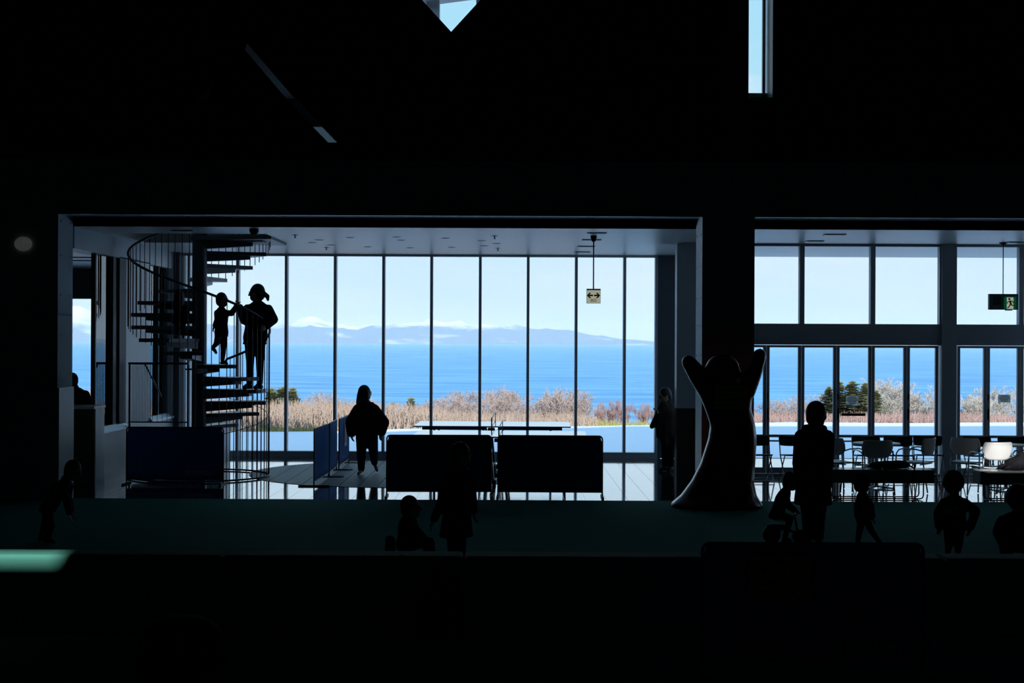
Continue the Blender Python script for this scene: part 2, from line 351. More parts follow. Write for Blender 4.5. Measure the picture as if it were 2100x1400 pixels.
# the round inlay of matte tiles, each clipped to the circle
def clip_circle(poly, cx, cy, r, n=96):
    for k in range(n):
        a = 2 * math.pi * k / n; nx, ny = math.cos(a), math.sin(a); out = []
        dd = [(p[0] - cx) * nx + (p[1] - cy) * ny - r for p in poly]
        for i in range(len(poly)):
            p, q = poly[i - 1], poly[i]; dp, dq = dd[i - 1], dd[i]
            if dp * dq < 0: t = dp / (dp - dq); out.append((p[0] + t * (q[0] - p[0]), p[1] + t * (q[1] - p[1])))
            if dq <= 0: out.append(q)
        poly = out
        if len(poly) < 3: return []
    return poly
mt_full = MB().box(-T / 2 + 0.005, T / 2 - 0.005, -T / 2 + 0.005, T / 2 - 0.005, 0, 0.006).mesh('matte_tile'); mt_full.materials.append(M['matte_tile'])
for j in range(-9, 10):
    for i in range(-9, 10):
        xc, yc = CCX + i * T, CCY + j * T
        far = math.hypot(abs(xc - CCX) + T / 2, abs(yc - CCY) + T / 2)
        if far < CR:
            q = bpy.data.objects.new('matte_tile', mt_full); C.objects.link(q); q.parent = floor; q.location = (xc, yc, 0)
        else:
            h = T / 2 - 0.005; pl = clip_circle([(xc - h, yc - h), (xc + h, yc - h), (xc + h, yc + h), (xc - h, yc + h)], CCX, CCY, CR)
            if len(pl) >= 3: MB().prism([(p[0] - xc, p[1] - yc, 0) for p in pl], (0, 0, 0.006)).build('matte_tile', M['matte_tile'], floor).location = (xc, yc, 0)

# hall shell
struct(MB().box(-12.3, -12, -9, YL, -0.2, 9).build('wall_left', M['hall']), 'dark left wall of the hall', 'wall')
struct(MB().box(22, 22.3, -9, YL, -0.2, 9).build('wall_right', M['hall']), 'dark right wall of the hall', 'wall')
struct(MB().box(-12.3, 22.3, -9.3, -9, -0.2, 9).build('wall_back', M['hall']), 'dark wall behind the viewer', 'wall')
def sky_hole(tx, ty, tz, wx, wy):
    t = (9.0 - tz) / -SD.z; p = Vector((tx, ty, tz)) - SD * t
    return [(p.x - wx / 2, p.y - wy / 2), (p.x + wx / 2, p.y - wy / 2), (p.x + wx / 2, p.y + wy / 2), (p.x - wx / 2, p.y + wy / 2)]
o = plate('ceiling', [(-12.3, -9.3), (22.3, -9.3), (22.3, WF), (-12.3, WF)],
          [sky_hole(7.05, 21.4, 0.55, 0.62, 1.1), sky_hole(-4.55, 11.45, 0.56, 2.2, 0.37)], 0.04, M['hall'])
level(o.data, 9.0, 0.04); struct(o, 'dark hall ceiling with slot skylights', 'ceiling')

# front wall of the hall: concrete piers and lintel below, dark panelling with cut-outs above
low = [(-12, 0), (-6.34, 0), (-6.34, 4.0), (2.65, 4.0), (2.65, 0), (3.38, 0), (3.38, 4.0), (9.6, 4.0), (9.6, 0), (22, 0), (22, 4.75), (-12, 4.75)]
wl = plate('wall_front', low, [], WB - WF, M['concrete']); upright(wl.data, WF, WB - WF); struct(wl, 'bare concrete wall with wide openings below the lintel', 'wall')
W_ = lambda *q: [(lambda v: (v.x, v.z))(px(x_, y_, WF + 0.04)) for x_, y_ in q]
tri = W_((486, 84), (491, 70), (600, 197), (692, 292), (673, 292), (588, 205))
tri2 = W_((382, 250), (384, 226), (440, 168), (428, 196), (392, 250))
dia = [(-0.87, 6.56), (-0.17, 7.33), (-0.87, 8.1), (-1.58, 7.33)]
slot = [(3.28, 5.62), (3.64, 5.62), (3.64, 9.4), (3.28, 9.4)]
up = [(-12, 4.75), (22, 4.75), (22, 13.0), (9.7, 12.4), (-0.3, 10.2), (-12, 9.0)]  # sloping top lies unseen, shaped to set the shadow edge on the snow
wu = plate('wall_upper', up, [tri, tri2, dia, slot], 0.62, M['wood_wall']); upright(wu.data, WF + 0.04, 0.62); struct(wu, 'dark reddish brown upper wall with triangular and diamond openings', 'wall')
def soff(a, b, name, mt, t=0.62, w=0.012):
    d = Vector((b[0] - a[0], 0, b[1] - a[1])).normalized(); nrm = Vector((-d.z, 0, d.x))
    A, B = Vector((a[0], WF + 0.05, a[1])), Vector((b[0], WF + 0.05, b[1]))
    return MB().prism([A, B, B + nrm * w, A + nrm * w], (0, t - 0.02, 0)).build(name, mt, wu)
soff(slot[1], slot[2], 'reveal_board', M['plaster'], w=0.012)
MB().box(3.28, 3.64, WF + 0.02, WF + 0.62, 5.62, 5.66).box(3.28, 3.64, WF + 0.5, WF + 0.56, 5.62, 5.80).build('window_sill', M['alu_dark'], wu)
MB().box(3.56, 3.60, WF + 0.48, WF + 0.56, 5.66, 9.4).build('window_frame', M['alu_dark'], wu)
MB().box(3.28, 3.64, WF + 0.52, WF + 0.53, 5.66, 9.4).build('pane', M['glass'], wu)
MB().prism([(p[0], WF + 0.5, p[1]) for p in dia], (0, 0.01, 0)).build('pane', M['glass'], wu)
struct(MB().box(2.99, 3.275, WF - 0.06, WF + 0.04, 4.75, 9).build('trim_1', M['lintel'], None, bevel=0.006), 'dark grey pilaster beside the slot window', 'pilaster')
struct(MB().box(-6.34, 2.65, WF - 0.012, WF + 0.03, 3.985, 4.005).build('trim_2', M['alu']), 'thin metal edge strip under the long lintel', 'trim')
struct(MB().box(3.38, 9.6, WF - 0.012, WF + 0.03, 3.985, 4.005).build('trim_3', M['alu']), 'thin metal edge strip under the right lintel', 'trim')
# fascia behind the lintel
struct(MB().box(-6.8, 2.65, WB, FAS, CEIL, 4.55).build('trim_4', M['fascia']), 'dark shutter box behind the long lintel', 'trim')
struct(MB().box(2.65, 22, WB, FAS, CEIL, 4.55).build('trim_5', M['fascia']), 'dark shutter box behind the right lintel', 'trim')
# tie holes and joints on the lit reveals of the two piers
def reveal_marks(xf, sgn, zs, joints, ys):
    for z in zs:
        for y in ys:
            MB().tube([(xf, y, z), (xf + sgn * 0.003, y, z)], 0.016, 10).build('tie_hole', M['black'], wl)
    for z in joints: MB().box(min(xf, xf + sgn * 0.003), max(xf, xf + sgn * 0.003), WF + 0.01, WB - 0.01, z - 0.004, z + 0.004).build('panel_joint', M['black'], wl)
reveal_marks(-6.34, 1, [1.75, 2.3, 2.86, 3.42, 3.9], [2.58], (WF + 0.14, WB - 0.12))
reveal_marks(2.65, -1, [1.75, 2.05, 2.86, 3.3, 3.75], [2.46], (WF + 0.14, WB - 0.12))
MB().box(-6.345, -6.315, WF + 0.0, WB, 0, 1.56).build('wainscot_panel', M['plaster'], wl)

# roof slab / ceiling over the window zone, with the stair well cut out
well = [(-6.28, 23.28), (-3.86, 23.28), (-3.86, 25.5), (-6.28, 25.5)]
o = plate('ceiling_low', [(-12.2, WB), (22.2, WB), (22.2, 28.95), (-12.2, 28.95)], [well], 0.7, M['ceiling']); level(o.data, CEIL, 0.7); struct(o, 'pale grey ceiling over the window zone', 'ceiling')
# upper storey behind the triangular opening
up2 = sroot('wall_storey', 'dark upper storey room behind the slanted wall openings', 'wall')
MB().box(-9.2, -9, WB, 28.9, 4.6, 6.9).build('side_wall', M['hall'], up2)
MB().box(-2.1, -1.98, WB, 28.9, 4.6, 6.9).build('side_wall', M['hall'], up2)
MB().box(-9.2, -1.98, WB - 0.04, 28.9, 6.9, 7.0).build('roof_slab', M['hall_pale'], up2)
ow = plate('end_wall', [(-9, 4.6), (-2.1, 4.6), (-2.1, 6.9), (-9, 6.9)], [[(-3.95, 5.5), (-3.2, 5.5), (-3.2, 6.38), (-3.95, 6.38)], [(-8.6, 4.8), (-5.2, 4.8), (-5.2, 6.6), (-8.6, 6.6)]], 0.2, M['hall'], up2); upright(ow.data, 28.7, 0.2)  # wider opening is added, hidden from the camera, to light this room's ceiling
MB().box(-3.95, -3.2, 28.78, 28.79, 5.5, 6.38).build('pane', M['smoked'], up2)
# open frame on the roof seen through the diamond
fr = sroot('roof_frame', 'grey concrete post frame on the roof behind the diamond opening', 'frame', (0, 24, 4.6))
MB().box(-1.40, -1.19, 23.9, 24.12, 4.6, 7.9).build('post', M['concrete'], fr, world=True)
MB().box(-0.60, -0.40, 23.9, 24.12, 4.6, 7.9).build('post', M['concrete'], fr, world=True)
MB().prism([(-1.9, 23.8, 7.62), (-0.2, 23.8, 7.85), (-0.2, 23.8, 8.1), (-1.9, 23.8, 8.1)], (0, 0.4, 0)).build('beam', M['concrete'], fr, world=True)

# ---- long window wall
win = sroot('window_1', 'tall window wall of full-height panes facing the sea', 'window', (0, YL, 0))
wx = lambda p: (p - 1050) * YL / F
mull = [wx(p) for p in (389, 488.5, 588, 688, 787, 885, 984.5, 1082.5, 1181, 1280, 1345)]
MB().box(-6.33, mull[-1] + 0.03, YL - 0.10, YL + 0.10, 0, 0.105).build('window_sill', M['alu_dark'], win, world=True)
MB().box(-6.33, mull[-1] + 0.03, YL - 0.05, YL + 0.08, 3.86, 3.9).build('window_head', M['plaster'], win, world=True)
mm = MB().box(-0.026, 0.026, -0.12, 0.08, 0.105, 3.86).mesh('mullion'); mm.materials.append(M['alu_dark'])
for x in mull:
    q = bpy.data.objects.new('mullion', mm); C.objects.link(q); q.parent = win; q.location = (x, 0, 0)
for a, b in zip([-6.33] + mull[:-1], mull):
    MB().box(a + 0.02, b - 0.02, YL - 0.006, YL + 0.006, 0.10, 3.87).build('pane', M['glass'], win, world=True)
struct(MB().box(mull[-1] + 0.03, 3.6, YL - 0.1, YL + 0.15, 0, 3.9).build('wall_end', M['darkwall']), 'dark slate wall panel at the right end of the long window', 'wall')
# ---- right bay: short wall, window above, folding glass doors below
wr = sroot('wall_bay', 'short grey wall beside the folding doors with brown board below', 'wall', (3.0, YR, 0))
MB().box(2.78, 3.36, YR, YR + 0.29, 1.12, 3.9).build('wall_board', M['plaster'], wr, world=True)
MB().box(2.785, 3.36, YR - 0.004, YR + 0.29, 0, 1.12).build('brown_board', M['brown'], wr, world=True)
rx = lambda p: (p - 1052) * YR / F
w2 = sroot('window_2', 'row of upper panes above the folding glass doors', 'window', (6.0, YR, 2.3))
MB().box(3.36, 22, YR - 0.08, YR + 0.12, 2.30, 2.555).build('transom', M['alu_dark'], w2, world=True)
MB().box(3.36, 22, YR - 0.05, YR + 0.08, 3.86, 3.9).build('window_head', M['alu_dark'], w2, world=True)
um = [rx(p) for p in (1500, 1645, 1790, 1931, 1956, 2094, 2240, 2385)]
for x in um: MB().box(x - 0.04, x + 0.04, YR - 0.07, YR + 0.07, 2.555, 3.86).build('mullion', M['alu_dark'], w2, world=True)
for a, b in zip(um[:-1], um[1:]):
    if b - a > 0.5: MB().box(a + 0.035, b - 0.035, YR - 0.006, YR + 0.006, 2.55, 3.87).build('pane', M['glass'], w2, world=True)
struct(MB().box(rx(1929), rx(1959), YR - 0.14, YR + 0.12, 0, 3.9).build('trim_6', M['alu_dark'], bevel=0.004), 'broad grey steel post between the two door sets', 'post')
def door_set(name, label, xs):
    r = sroot(name, label, 'door', ((xs[0] + xs[-1]) / 2, YR, 0))
    MB().box(xs[0] - 0.05, xs[-1] + 0.05, YR - 0.06, YR + 0.06, 2.2, 2.30).box(xs[0] - 0.05, xs[-1] + 0.05, YR - 0.06, YR + 0.06, 0, 0.03).build('door_frame', M['alu_dark'], r, world=True)
    for k, (a, b) in enumerate(zip(xs[:-1], xs[1:])):
        m_ = MB(); st = 0.052
        m_.box(a + 0.004, a + st, YR - 0.03, YR + 0.03, 0.035, 2.195).box(b - st, b - 0.004, YR - 0.03, YR + 0.03, 0.035, 2.195)
        m_.box(a + st, b - st, YR - 0.03, YR + 0.03, 2.155, 2.195).box(a + st, b - st, YR - 0.03, YR + 0.03, 0.035, 0.13)
        m_.box(a + st, b - st, YR - 0.02, YR + 0.02, 0.64, 0.685).box(a + st, b - st, YR - 0.015, YR + 0.015, 0.565, 0.59)
        lf = m_.build('door_leaf', M['alu_dark'], r, world=True)
        g = MB().box(a + st - 0.01, b - st + 0.01, YR - 0.004, YR + 0.004, 0.12, 2.16); g.v = [(v[0] - r.location.x, v[1] - YR, v[2]) for v in g.v]
        g.build('pane', M['glass'], lf)
        if k % 2 == 1:
            h = MB().box(a + 0.012, a + 0.036, YR - 0.055, YR - 0.03, 0.95, 1.13); h.v = [(v[0] - r.location.x, v[1] - YR, v[2]) for v in h.v]
            h.build('handle', M['black'], lf)
            h = MB().box(a + 0.014, a + 0.034, YR - 0.04, YR - 0.03, 1.28, 1.38); h.v = [(v[0] - r.location.x, v[1] - YR, v[2]) for v in h.v]
            h.build('lock', M['black'], lf)
    return r
d1 = door_set('door_1', 'folding glass doors left of the broad steel post', [rx(p) for p in (1502, 1573.5, 1645, 1717, 1789, 1861, 1926)])
d2 = door_set('door_2', 'folding glass doors right of the broad steel post', [rx(p) for p in (1964, 2025, 2094, 2164, 2236)])
def notice(x0, y0, x1, y1, lines, name, label):
    r = thing(name, label, 'notice', px((x0 + x1) / 2, (y0 + y1) / 2, YR - 0.007))
    a, b = px(x0, y0, YR), px(x1, y1, YR); w, h = b.x - a.x, a.z - b.z
    MB().box(-w / 2, w / 2, -0.0015, 0.0015, -h / 2, h / 2).build('sheet', M['thin_paper'], r)
    for k in range(lines):
        z = h / 2 - h * (k + 1) / (lines + 1); f = (0.30, 0.42, 0.45, 0.34, 0.28)[k % 5]
        MB().box(-w * f, w * f, -0.0035, -0.0015, z - h * 0.035, z + h * 0.035).build('printed_line', M['darkletter'], r)
notice(1735, 811, 1760, 829.5, 5, 'notice_sheet', 'small printed notice on the door glass in front of the conifers')
notice(2047, 809, 2072, 825, 5, 'notice_sheet', 'small printed notice on the door glass right of the steel post')
a, b = px(1725.5, 847, YR - 0.008), px(1775, 852.5, YR - 0.008)
tag(MB().box(a.x, b.x, YR - 0.010, YR - 0.006, b.z, a.z).build('warning_strip', M['darkletter']), 'narrow black strip on the door glass below the notice', 'sign')

# ---- glazed side wall on the left with its low concrete parapet, and the wing behind it
sw = sroot('wall_side', 'concrete parapet and glazed side wall left of the spiral stair', 'wall', (SX, 25.5, 0))
def B(x0, x1, y0, y1, z0, z1, n, m): return MB().box(x0, x1, y0, y1, z0, z1).build(n, M[m], sw, world=True)
B(SX - 0.16, SX, 23.2, 24.86, 0, 0.76, 'parapet', 'concrete'); B(SX - 0.16, SX, 26.5, 28.2, 0, 0.76, 'parapet', 'concrete')
for y0, y1 in ((23.2, 24.86), (26.5, 28.2)):
    MB().prism([(SX - 0.18, y0, 0.76), (SX + 0.05, y0, 0.76), (SX + 0.05, y0, 0.79), (SX - 0.02, y0, 0.86), (SX - 0.18, y0, 0.86)], (0, y1 - y0, 0)).build('window_sill', M['alu'], sw, world=True)
MB().box(SX - 0.09, SX - 0.08, 23.25, 24.12, 0.86, 3.6).build('pane', M['glass'], sw, world=True)
MB().box(SX - 0.09, SX - 0.08, 26.5, 28.2, 0.86, 3.6).build('pane', M['glass'], sw, world=True)
B(SX - 0.12, SX - 0.05, 23.20, 23.25, 0.86, 3.6, 'glazing_bead', 'black')
B(SX - 0.16, SX - 0.02, 24.12, 24.28, 0.86, 3.6, 'post', 'fascia'); B(SX - 0.12, SX - 0.04, 24.30, 24.42, 0.86, 3.6, 'post', 'alu')
B(SX - 0.16, SX, 24.44, 24.86, 0.86, 3.6, 'post', 'fascia')
B(SX - 0.2, SX, 24.86, 26.5, 0, 3.6, 'wall_board', 'plaster'); B(SX - 0.12, SX - 0.03, 27.25, 27.32, 0.86, 3.6, 'post', 'fascia')
B(SX - 0.2, SX, 28.2, 28.7, 0, 3.6, 'wall_board', 'plaster')
B(SX - 0.30, SX, 21.9, 28.7, 3.58, 3.9, 'bulkhead', 'plaster')
B(-6.58, -6.34, 28.32, 28.68, 0, 3.9, 'corner_pillar', 'darkwall')
B(-6.40, -6.30, 28.75, 30.2, -0.3, 3.9, 'outer_wing_wall', 'plaster')
we = plate('end_wall', [(-12, 0), (-6.6, 0), (-6.6, 3.9), (-12, 3.9)], [[(-10.2, 0.85), (-7.84, 0.85), (-7.84, 3.02), (-10.2, 3.02)], [(-7.02, 0.85), (-6.80, 0.85), (-6.80, 3.5), (-7.02, 3.5)]], 0.2, M['darkwall'], sw)
upright(we.data, YL, 0.2); we.data.transform(Matrix.Translation((-SX, -25.5, 0)))
MB().box(-10.2, -7.84, YL + 0.1, YL + 0.11, 0.85, 3.02).build('pane', M['glass'], sw, world=True)
MB().box(-12, SX - 0.3, WB, YL, 3.6, 3.9).build('wing_ceiling', M['ceiling'], sw, world=True)
MB().box(-12, SX - 0.32, 24.6, 24.66, 3.585, 3.6).box(-12, SX - 0.32, 25.6, 25.66, 3.585, 3.6).build('ceiling_slot', M['black'], sw, world=True)
B(-6.80, -6.62, 21.9, 22.15, 3.3, 3.6, 'beam_end', 'fascia')

# ---- outside: deck, snow, slope, sea, far shore
dk = sroot('deck', 'weathered dark deck with thin snow outside the folding doors', 'deck', (7.5, 27.2, -0.1))
for k in range(28): MB().box(3.3, 14, YR + 0.3 + k * 0.15, YR + 0.3 + k * 0.15 + 0.142, -0.14, -0.06).build('deck_board', M['deck'], dk, world=True)
def grid(name, x0, x1, nx, y0, y1, ny, fz, m):
    xs, ys = np.linspace(x0, x1, nx), np.linspace(y0, y1, ny) if not callable(y0) else None
    v = [(x, y, fz(x, y)) for y in ys for x in xs]
    f = [(j * nx + i, j * nx + i + 1, (j + 1) * nx + i + 1, (j + 1) * nx + i) for j in range(ny - 1) for i in range(nx - 1)]
    me = bpy.data.meshes.new(name); me.from_pydata(v, [], f); me.materials.append(m)
    me.polygons.foreach_set('use_smooth', [True] * len(me.polygons))
    ob = bpy.data.objects.new(name, me); C.objects.link(ob); return ob
edge = lambda x: float(np.interp(x, [-40, -7, 4.3, 9, 14, 40], [40.0, 41.2, 45.6, 47.2, 47.6, 48.5]))           # where the flat snow field breaks off
def ground_z(x, y):
    e = edge(x)
    if y < e: return -0.30 + 0.02 * math.sin(x * 0.9) * math.sin(y * 0.7)
    s = y - e
    return -0.30 - 0.13 * s - (0 if s < 150 else 0.25 * (s - 150))
struct(grid('snow_field', -60, 60, 90, 28.85, 52, 60, lambda x, y: ground_z(x, y) if y < edge(x) else -0.30 - 0.35 * (y - edge(x)), M['snow']), 'flat snow field in the shade of the building', 'snow')
struct(grid('slope', -170, 170, 60, 44, 420, 120, lambda x, y: ground_z(x, y) - 0.10, M['ground']), 'withered slope falling to the sea', 'ground')
SEA = -62.0
struct(MB().add([(-30000, 200, SEA), (30000, 200, SEA), (30000, 26000, SEA), (-30000, 26000, SEA)], [(0, 1, 2, 3)]).build('sea', M['sea']), 'wide blue sea beyond the trees', 'sea')
near = [(-2500, 676), (-600, 640), (0, 640), (150, 634), (190, 648), (300, 655), (450, 664), (550, 670), (640, 667), (690, 672), (740, 675), (780, 668), (815, 662), (850, 667), (900, 668), (960, 667), (985, 661), (1040, 668), (1100, 673), (1150, 675), (1163, 673), (1200, 684), (1250, 692), (1290, 696), (1345, 699), (1500, 706), (1700, 708), (4500, 709)]
farp = [(-2500, 690), (-300, 650), (80, 640), (150, 624), (175, 630), (220, 648), (400, 668), (560, 674), (600, 660), (622, 645), (640, 652), (650, 647), (668, 658), (690, 662), (720, 668), (800, 668), (840, 660), (880, 657), (960, 663), (1000, 672), (1200, 690), (1350, 700), (4500, 712)]
def ridge(name, prof, Y0, depth, m, label, rough):
    nx, ny = 420, 14; xs = np.linspace(-2400, 4400, nx)
    py = np.interp(xs, [p[0] for p in prof], [p[1] for p in prof]); v = []
    jit = rng.normal(0, rough, nx)
    for j in range(ny):
        t = j / (ny - 1); Y = Y0 + depth * t
        sh = math.sin(math.pi * min(1, t * 0.98 + 0.02) * 0.5 if t < 0.5 else math.pi * 0.5 * 1) if t <= 0.6 else 1
        prof_t = min(1, (t / 0.6) ** 0.75) if t <= 0.6 else 1 - 0.9 * (t - 0.6) / 0.4
        for i, x in enumerate(xs):
            top = px(x, py[i] + jit[i], Y0 + depth * 0.6)
            h = max(0, top.z - SEA); w = 0.18 * math.sin(i * 1.7 + j * 2.3) + 0.12 * math.sin(i * 0.63 - j * 1.1)
            k = prof_t * (1 + (w * (1 - abs(2 * t - 1.2)) if 0 < t < 0.6 else 0))
            v.append((top.x * Y / (Y0 + depth * 0.6), Y, SEA - 3 + h * max(0, k) + (2 if t == 0 else 0)))
    f = [(j * nx + i, j * nx + i + 1, (j + 1) * nx + i + 1, (j + 1) * nx + i) for j in range(ny - 1) for i in range(nx - 1)]
    me = bpy.data.meshes.new(name); me.from_pydata(v, [], f); me.materials.append(m); me.polygons.foreach_set('use_smooth', [True] * len(me.polygons))
    ob = bpy.data.objects.new(name, me); C.objects.link(ob); struct(ob, label, 'hills')
ridge('far_hills', near, 24000, 4000, M['hills'], 'pale forested hills along the far shore', 0.35)
ridge('far_mountains', farp, 33000, 5000, M['hills'], 'snow-covered peaks far behind the shore hills', 0.5)

# ============================================================ SPIRAL STAIR
SCX, SCY, SR = -5.13, 24.40, 1.14; RISE = 0.2053
stair = thing('spiral_staircase', 'dark steel spiral staircase with open treads and slender rods, left of the windows', 'staircase', (SCX, SCY, 0))
ang = lambda n: math.radians(-92 - 29 * (n - 10))
def helix(n, r, dz=0.0): a = ang(n); return Vector((r * math.cos(a), r * math.sin(a), n * RISE + dz))
MB().lathe([(0.121, 0), (0.121, 5.4)], n=28).build('centre_pole', M['steel'], stair, smooth=False)
MB().lathe([(0.24, 0.0), (0.24, 0.012), (0.14, 0.02)], n=24).build('base_plate', M['steel'], stair)
half = math.radians(17.5)
tp = [(0.10 * math.cos(a), 0.10 * math.sin(a)) for a in np.linspace(0.9, -0.9, 5)]
arc = [(1.085 * math.cos(a), 1.085 * math.sin(a)) for a in np.linspace(-half, half, 9)]
outl = [(0.09, -0.085)] + arc + [(0.09, 0.085)]
tread_me = MB().prism([(p[0], p[1], -0.06) for p in outl], (0, 0, 0.06)).mesh('tread'); tread_me.materials.append(M['steel'])
brk = MB(); w0, w1 = 0.07, 0.10
brk.add([(0.1, -w0, -0.06), (0.1, w0, -0.06), (0.1, w0, -0.17), (0.1, -w0, -0.17), (0.86, -w1, -0.06), (0.86, w1, -0.06), (0.86, w1, -0.115), (0.86, -w1, -0.115)],
        [(0, 1, 2, 3), (7, 6, 5, 4), (0, 4, 5, 1), (1, 5, 6, 2), (2, 6, 7, 3), (3, 7, 4, 0)])
brk_me = brk.mesh('tread_bracket'); brk_me.materials.append(M['steel'])
for n in range(1, 20):
    t = bpy.data.objects.new('tread', tread_me); C.objects.link(t); t.parent = stair; t.location = (0, 0, n * RISE); t.rotation_euler = (0, 0, ang(n))
    b = bpy.data.objects.new('tread_bracket', brk_me); C.objects.link(b); b.parent = t
# landing plate at the top
MB().prism([(-0.1, -0.2, 3.86), (1.26, -0.55, 3.86), (1.26, 1.08, 3.86), (0.2, 1.08, 3.86)], (0, 0, 0.07)).build('landing', M['steel'], stair)
rail_n = np.arange(4.15, 18.3, 0.12)
pts = [helix(n, SR, 1.06) for n in rail_n]
s0 = pts[0]; pts = [s0 + Vector((-0.03, 0.0, -0.16)), s0 + Vector((-0.045, 0.01, -0.06))] + pts
MB().tube(pts, 0.021, 8).build('handrail', M['steel'], stair, smooth=True)
k = 0; n = 4.25
while n < 18.9:
    p = helix(n, SR); a = math.degrees(ang(n)); top = n * RISE + 1.06
    bot = 0.03 if n < 9.9 else n * RISE - 0.10
    if n > 13.6: top = min(top, 4.9)
    MB().tube([(p.x, p.y, bot), (p.x, p.y, top)], 0.0075, 5).build('baluster', M['steel'], stair); n += 0.215
MB().tube([(SR * math.cos(a), SR * math.sin(a), 0.02) for a in np.linspace(0, 2 * math.pi, 48, endpoint=False)], 0.016, 6, closed=True).build('floor_ring', M['steel'], stair)
MB().tube([(1.11 * math.cos(a), 1.11 * math.sin(a), z) for a, z in zip(np.radians(np.linspace(75, -150, 26)), np.linspace(1.24, 0.42, 26))], 0.006, 5).build('guy_rod', M['steel'], stair)

# railing beside the stair
rl = thing('steel_railing', 'black steel railing with close upright rods behind the spiral stair', 'railing', (-5.9, 24.85, 0))
ry = 24.85; xa, xb, zt = -6.405, -5.395, px(320, 745, ry).z
MB().bar((xa, ry, zt), (xb, ry, zt), 0.05, 0.035).build('handrail', M['black'], rl, world=True)
MB().bar((xa, ry, 0.86), (xb, ry, 0.86), 0.03, 0.02).build('bottom_rail', M['black'], rl, world=True)
MB().bar((xa + 0.02, ry, 0), (xa + 0.02, ry, zt), 0.03, 0.03).build('post', M['black'], rl, world=True)
for k in range(13): MB().tube([(xa + 0.06 + k * 0.0245 * 1.05, ry, 0.86), (xa + 0.06 + k * 0.0245 * 1.05, ry, zt)], 0.005, 5).build('rod', M['black'], rl, world=True)
for k in range(8): MB().tube([(xa + 0.40 + k * 0.083, ry, 0.86), (xa + 0.40 + k * 0.083, ry, zt)], 0.004, 5).build('rod', M['black'], rl, world=True)
MB().tube([px(297, 746, ry + 0.02), px(332, 814, ry + 0.05)], 0.014, 8).build('stair_handrail', M['chrome'], rl, world=True)
MB().bar(px(381, 757, ry - 0.05), px(394, 757, 24.5), 0.03, 0.03).build('bracket', M['black'], rl, world=True)

# ============================================================ CEILING AND SIGNS
ORD = ('first', 'second', 'third', 'fourth', 'fifth', 'sixth', 'seventh', 'eighth', 'ninth')
def pane_no(x): return sum(x > q for q in (389, 488, 588, 688, 787, 885, 984, 1082, 1181, 1280)) - 1
def place_words(spots):                                     # tells look-alike ceiling fittings apart by pane and by distance from the lintel
    out = []
    for x, y in spots:
        same = sorted(q[1] for q in spots if pane_no(q[0]) == pane_no(x)); k = same.index(y); n_ = len(same)
        w_ = '' if n_ == 1 else ', nearest the lintel' if k == 0 else ', nearest the glass' if k == n_ - 1 else ', in the middle'
        out.append('facing the ' + ORD[pane_no(x)] + ' tall pane' + w_)
    return out
dl = [(560 + x / 3.889, 460 + y / 3.889) for x, y in [(368, 123), (313, 144), (465, 163), (615, 104), (755, 178), (985, 100), (1020, 125), (1092, 186), (1375, 109), (1425, 182), (1665, 129), (1685, 170), (1783, 151)]]
for (x, y), w_ in zip(dl, place_words(dl)):
    r = thing('recessed_downlight', 'small round unlit ceiling downlight ' + w_, 'downlight', on_z(x, y, CEIL), group='unlit downlights in the pale ceiling')
    MB().lathe([(0.075, -0.001), (0.075, -0.004), (0.062, -0.006), (0.062, -0.001)], n=18).build('trim_ring', M['white'], r)
    MB().lathe([(0.060, -0.0012), (0.060, -0.0065), (0.03, -0.005)], n=18).build('recess', M['black'], r)
sp = [(560 + x / 3.889, 460 + y / 3.889) for x, y in [(175, 85), (425, 184), (1767, 92), (1793, 190)]]
for (x, y), w_ in zip(sp, place_words(sp)):
    r = thing('sprinkler_head', 'tiny white ceiling sprinkler ' + w_, 'sprinkler', on_z(x, y, CEIL), group='sprinkler heads in the pale ceiling')
    MB().lathe([(0.05, -0.001), (0.05, -0.006)], n=16).build('plate', M['white'], r)
    MB().lathe([(0.012, -0.004), (0.012, -0.04), (0.022, -0.043), (0.022, -0.05)], n=10).build('nozzle', M['chrome'], r)
def vent(x0, x1, y, label, g=None):
    a, b = on_z(x0, y, CEIL), on_z(x1, y, CEIL); w = b.x - a.x
    r = thing('slot_diffuser', label, 'air vent', ((a.x + b.x) / 2, a.y, CEIL), group=g)
    MB().box(-w / 2 + 0.03, w / 2 - 0.03, -0.07, 0.07, -0.012, -0.001).build('dark_slot', M['black'], r)
    for s in (-1, 1): MB().box(min(s * (w / 2 - 0.03), s * w / 2), max(s * (w / 2 - 0.03), s * w / 2), -0.08, 0.08, -0.016, -0.001).build('end_cap', M['white'], r)
    MB().box(-w / 2 + 0.03, w / 2 - 0.03, -0.006, 0.006, -0.015, -0.012).build('vane', M['alu_dark'], r)
for x0, x1, y, l in ((1204, 1244, 477, 'ceiling slot vent nearest the lintel above the hanging arrow sign'), (1194, 1233, 491, 'second ceiling slot vent just behind the arrow sign rod'),
                     (1185, 1220, 504.5, 'third ceiling slot vent in the row above the arrow sign'), (1178, 1211, 516, 'ceiling slot vent closest to the long window'),
                     (1690, 1734, 480, 'ceiling slot vent nearest the right lintel'), (1653, 1689, 493.5, 'ceiling slot vent close to the folding doors'),
                     (2066, 2104, 496, 'ceiling slot vent beside the running-man exit sign'), (352, 398, 472, 'dark ceiling slot vent above the spiral stair')): vent(x0, x1, y, l)
p = on_z(521, 469, CEIL)
r = thing('security_camera', 'black half-round security camera on the ceiling by the stair', 'camera', p)
MB().lathe([(0.07, -0.0), (0.07, -0.03)], n=20).build('mount', M['black'], r); MB().lathe([(0.07, -0.03), (0.062, -0.06), (0.04, -0.085), (0.012, -0.095)], n=20).build('dome', M['rubber'], r, smooth=True)

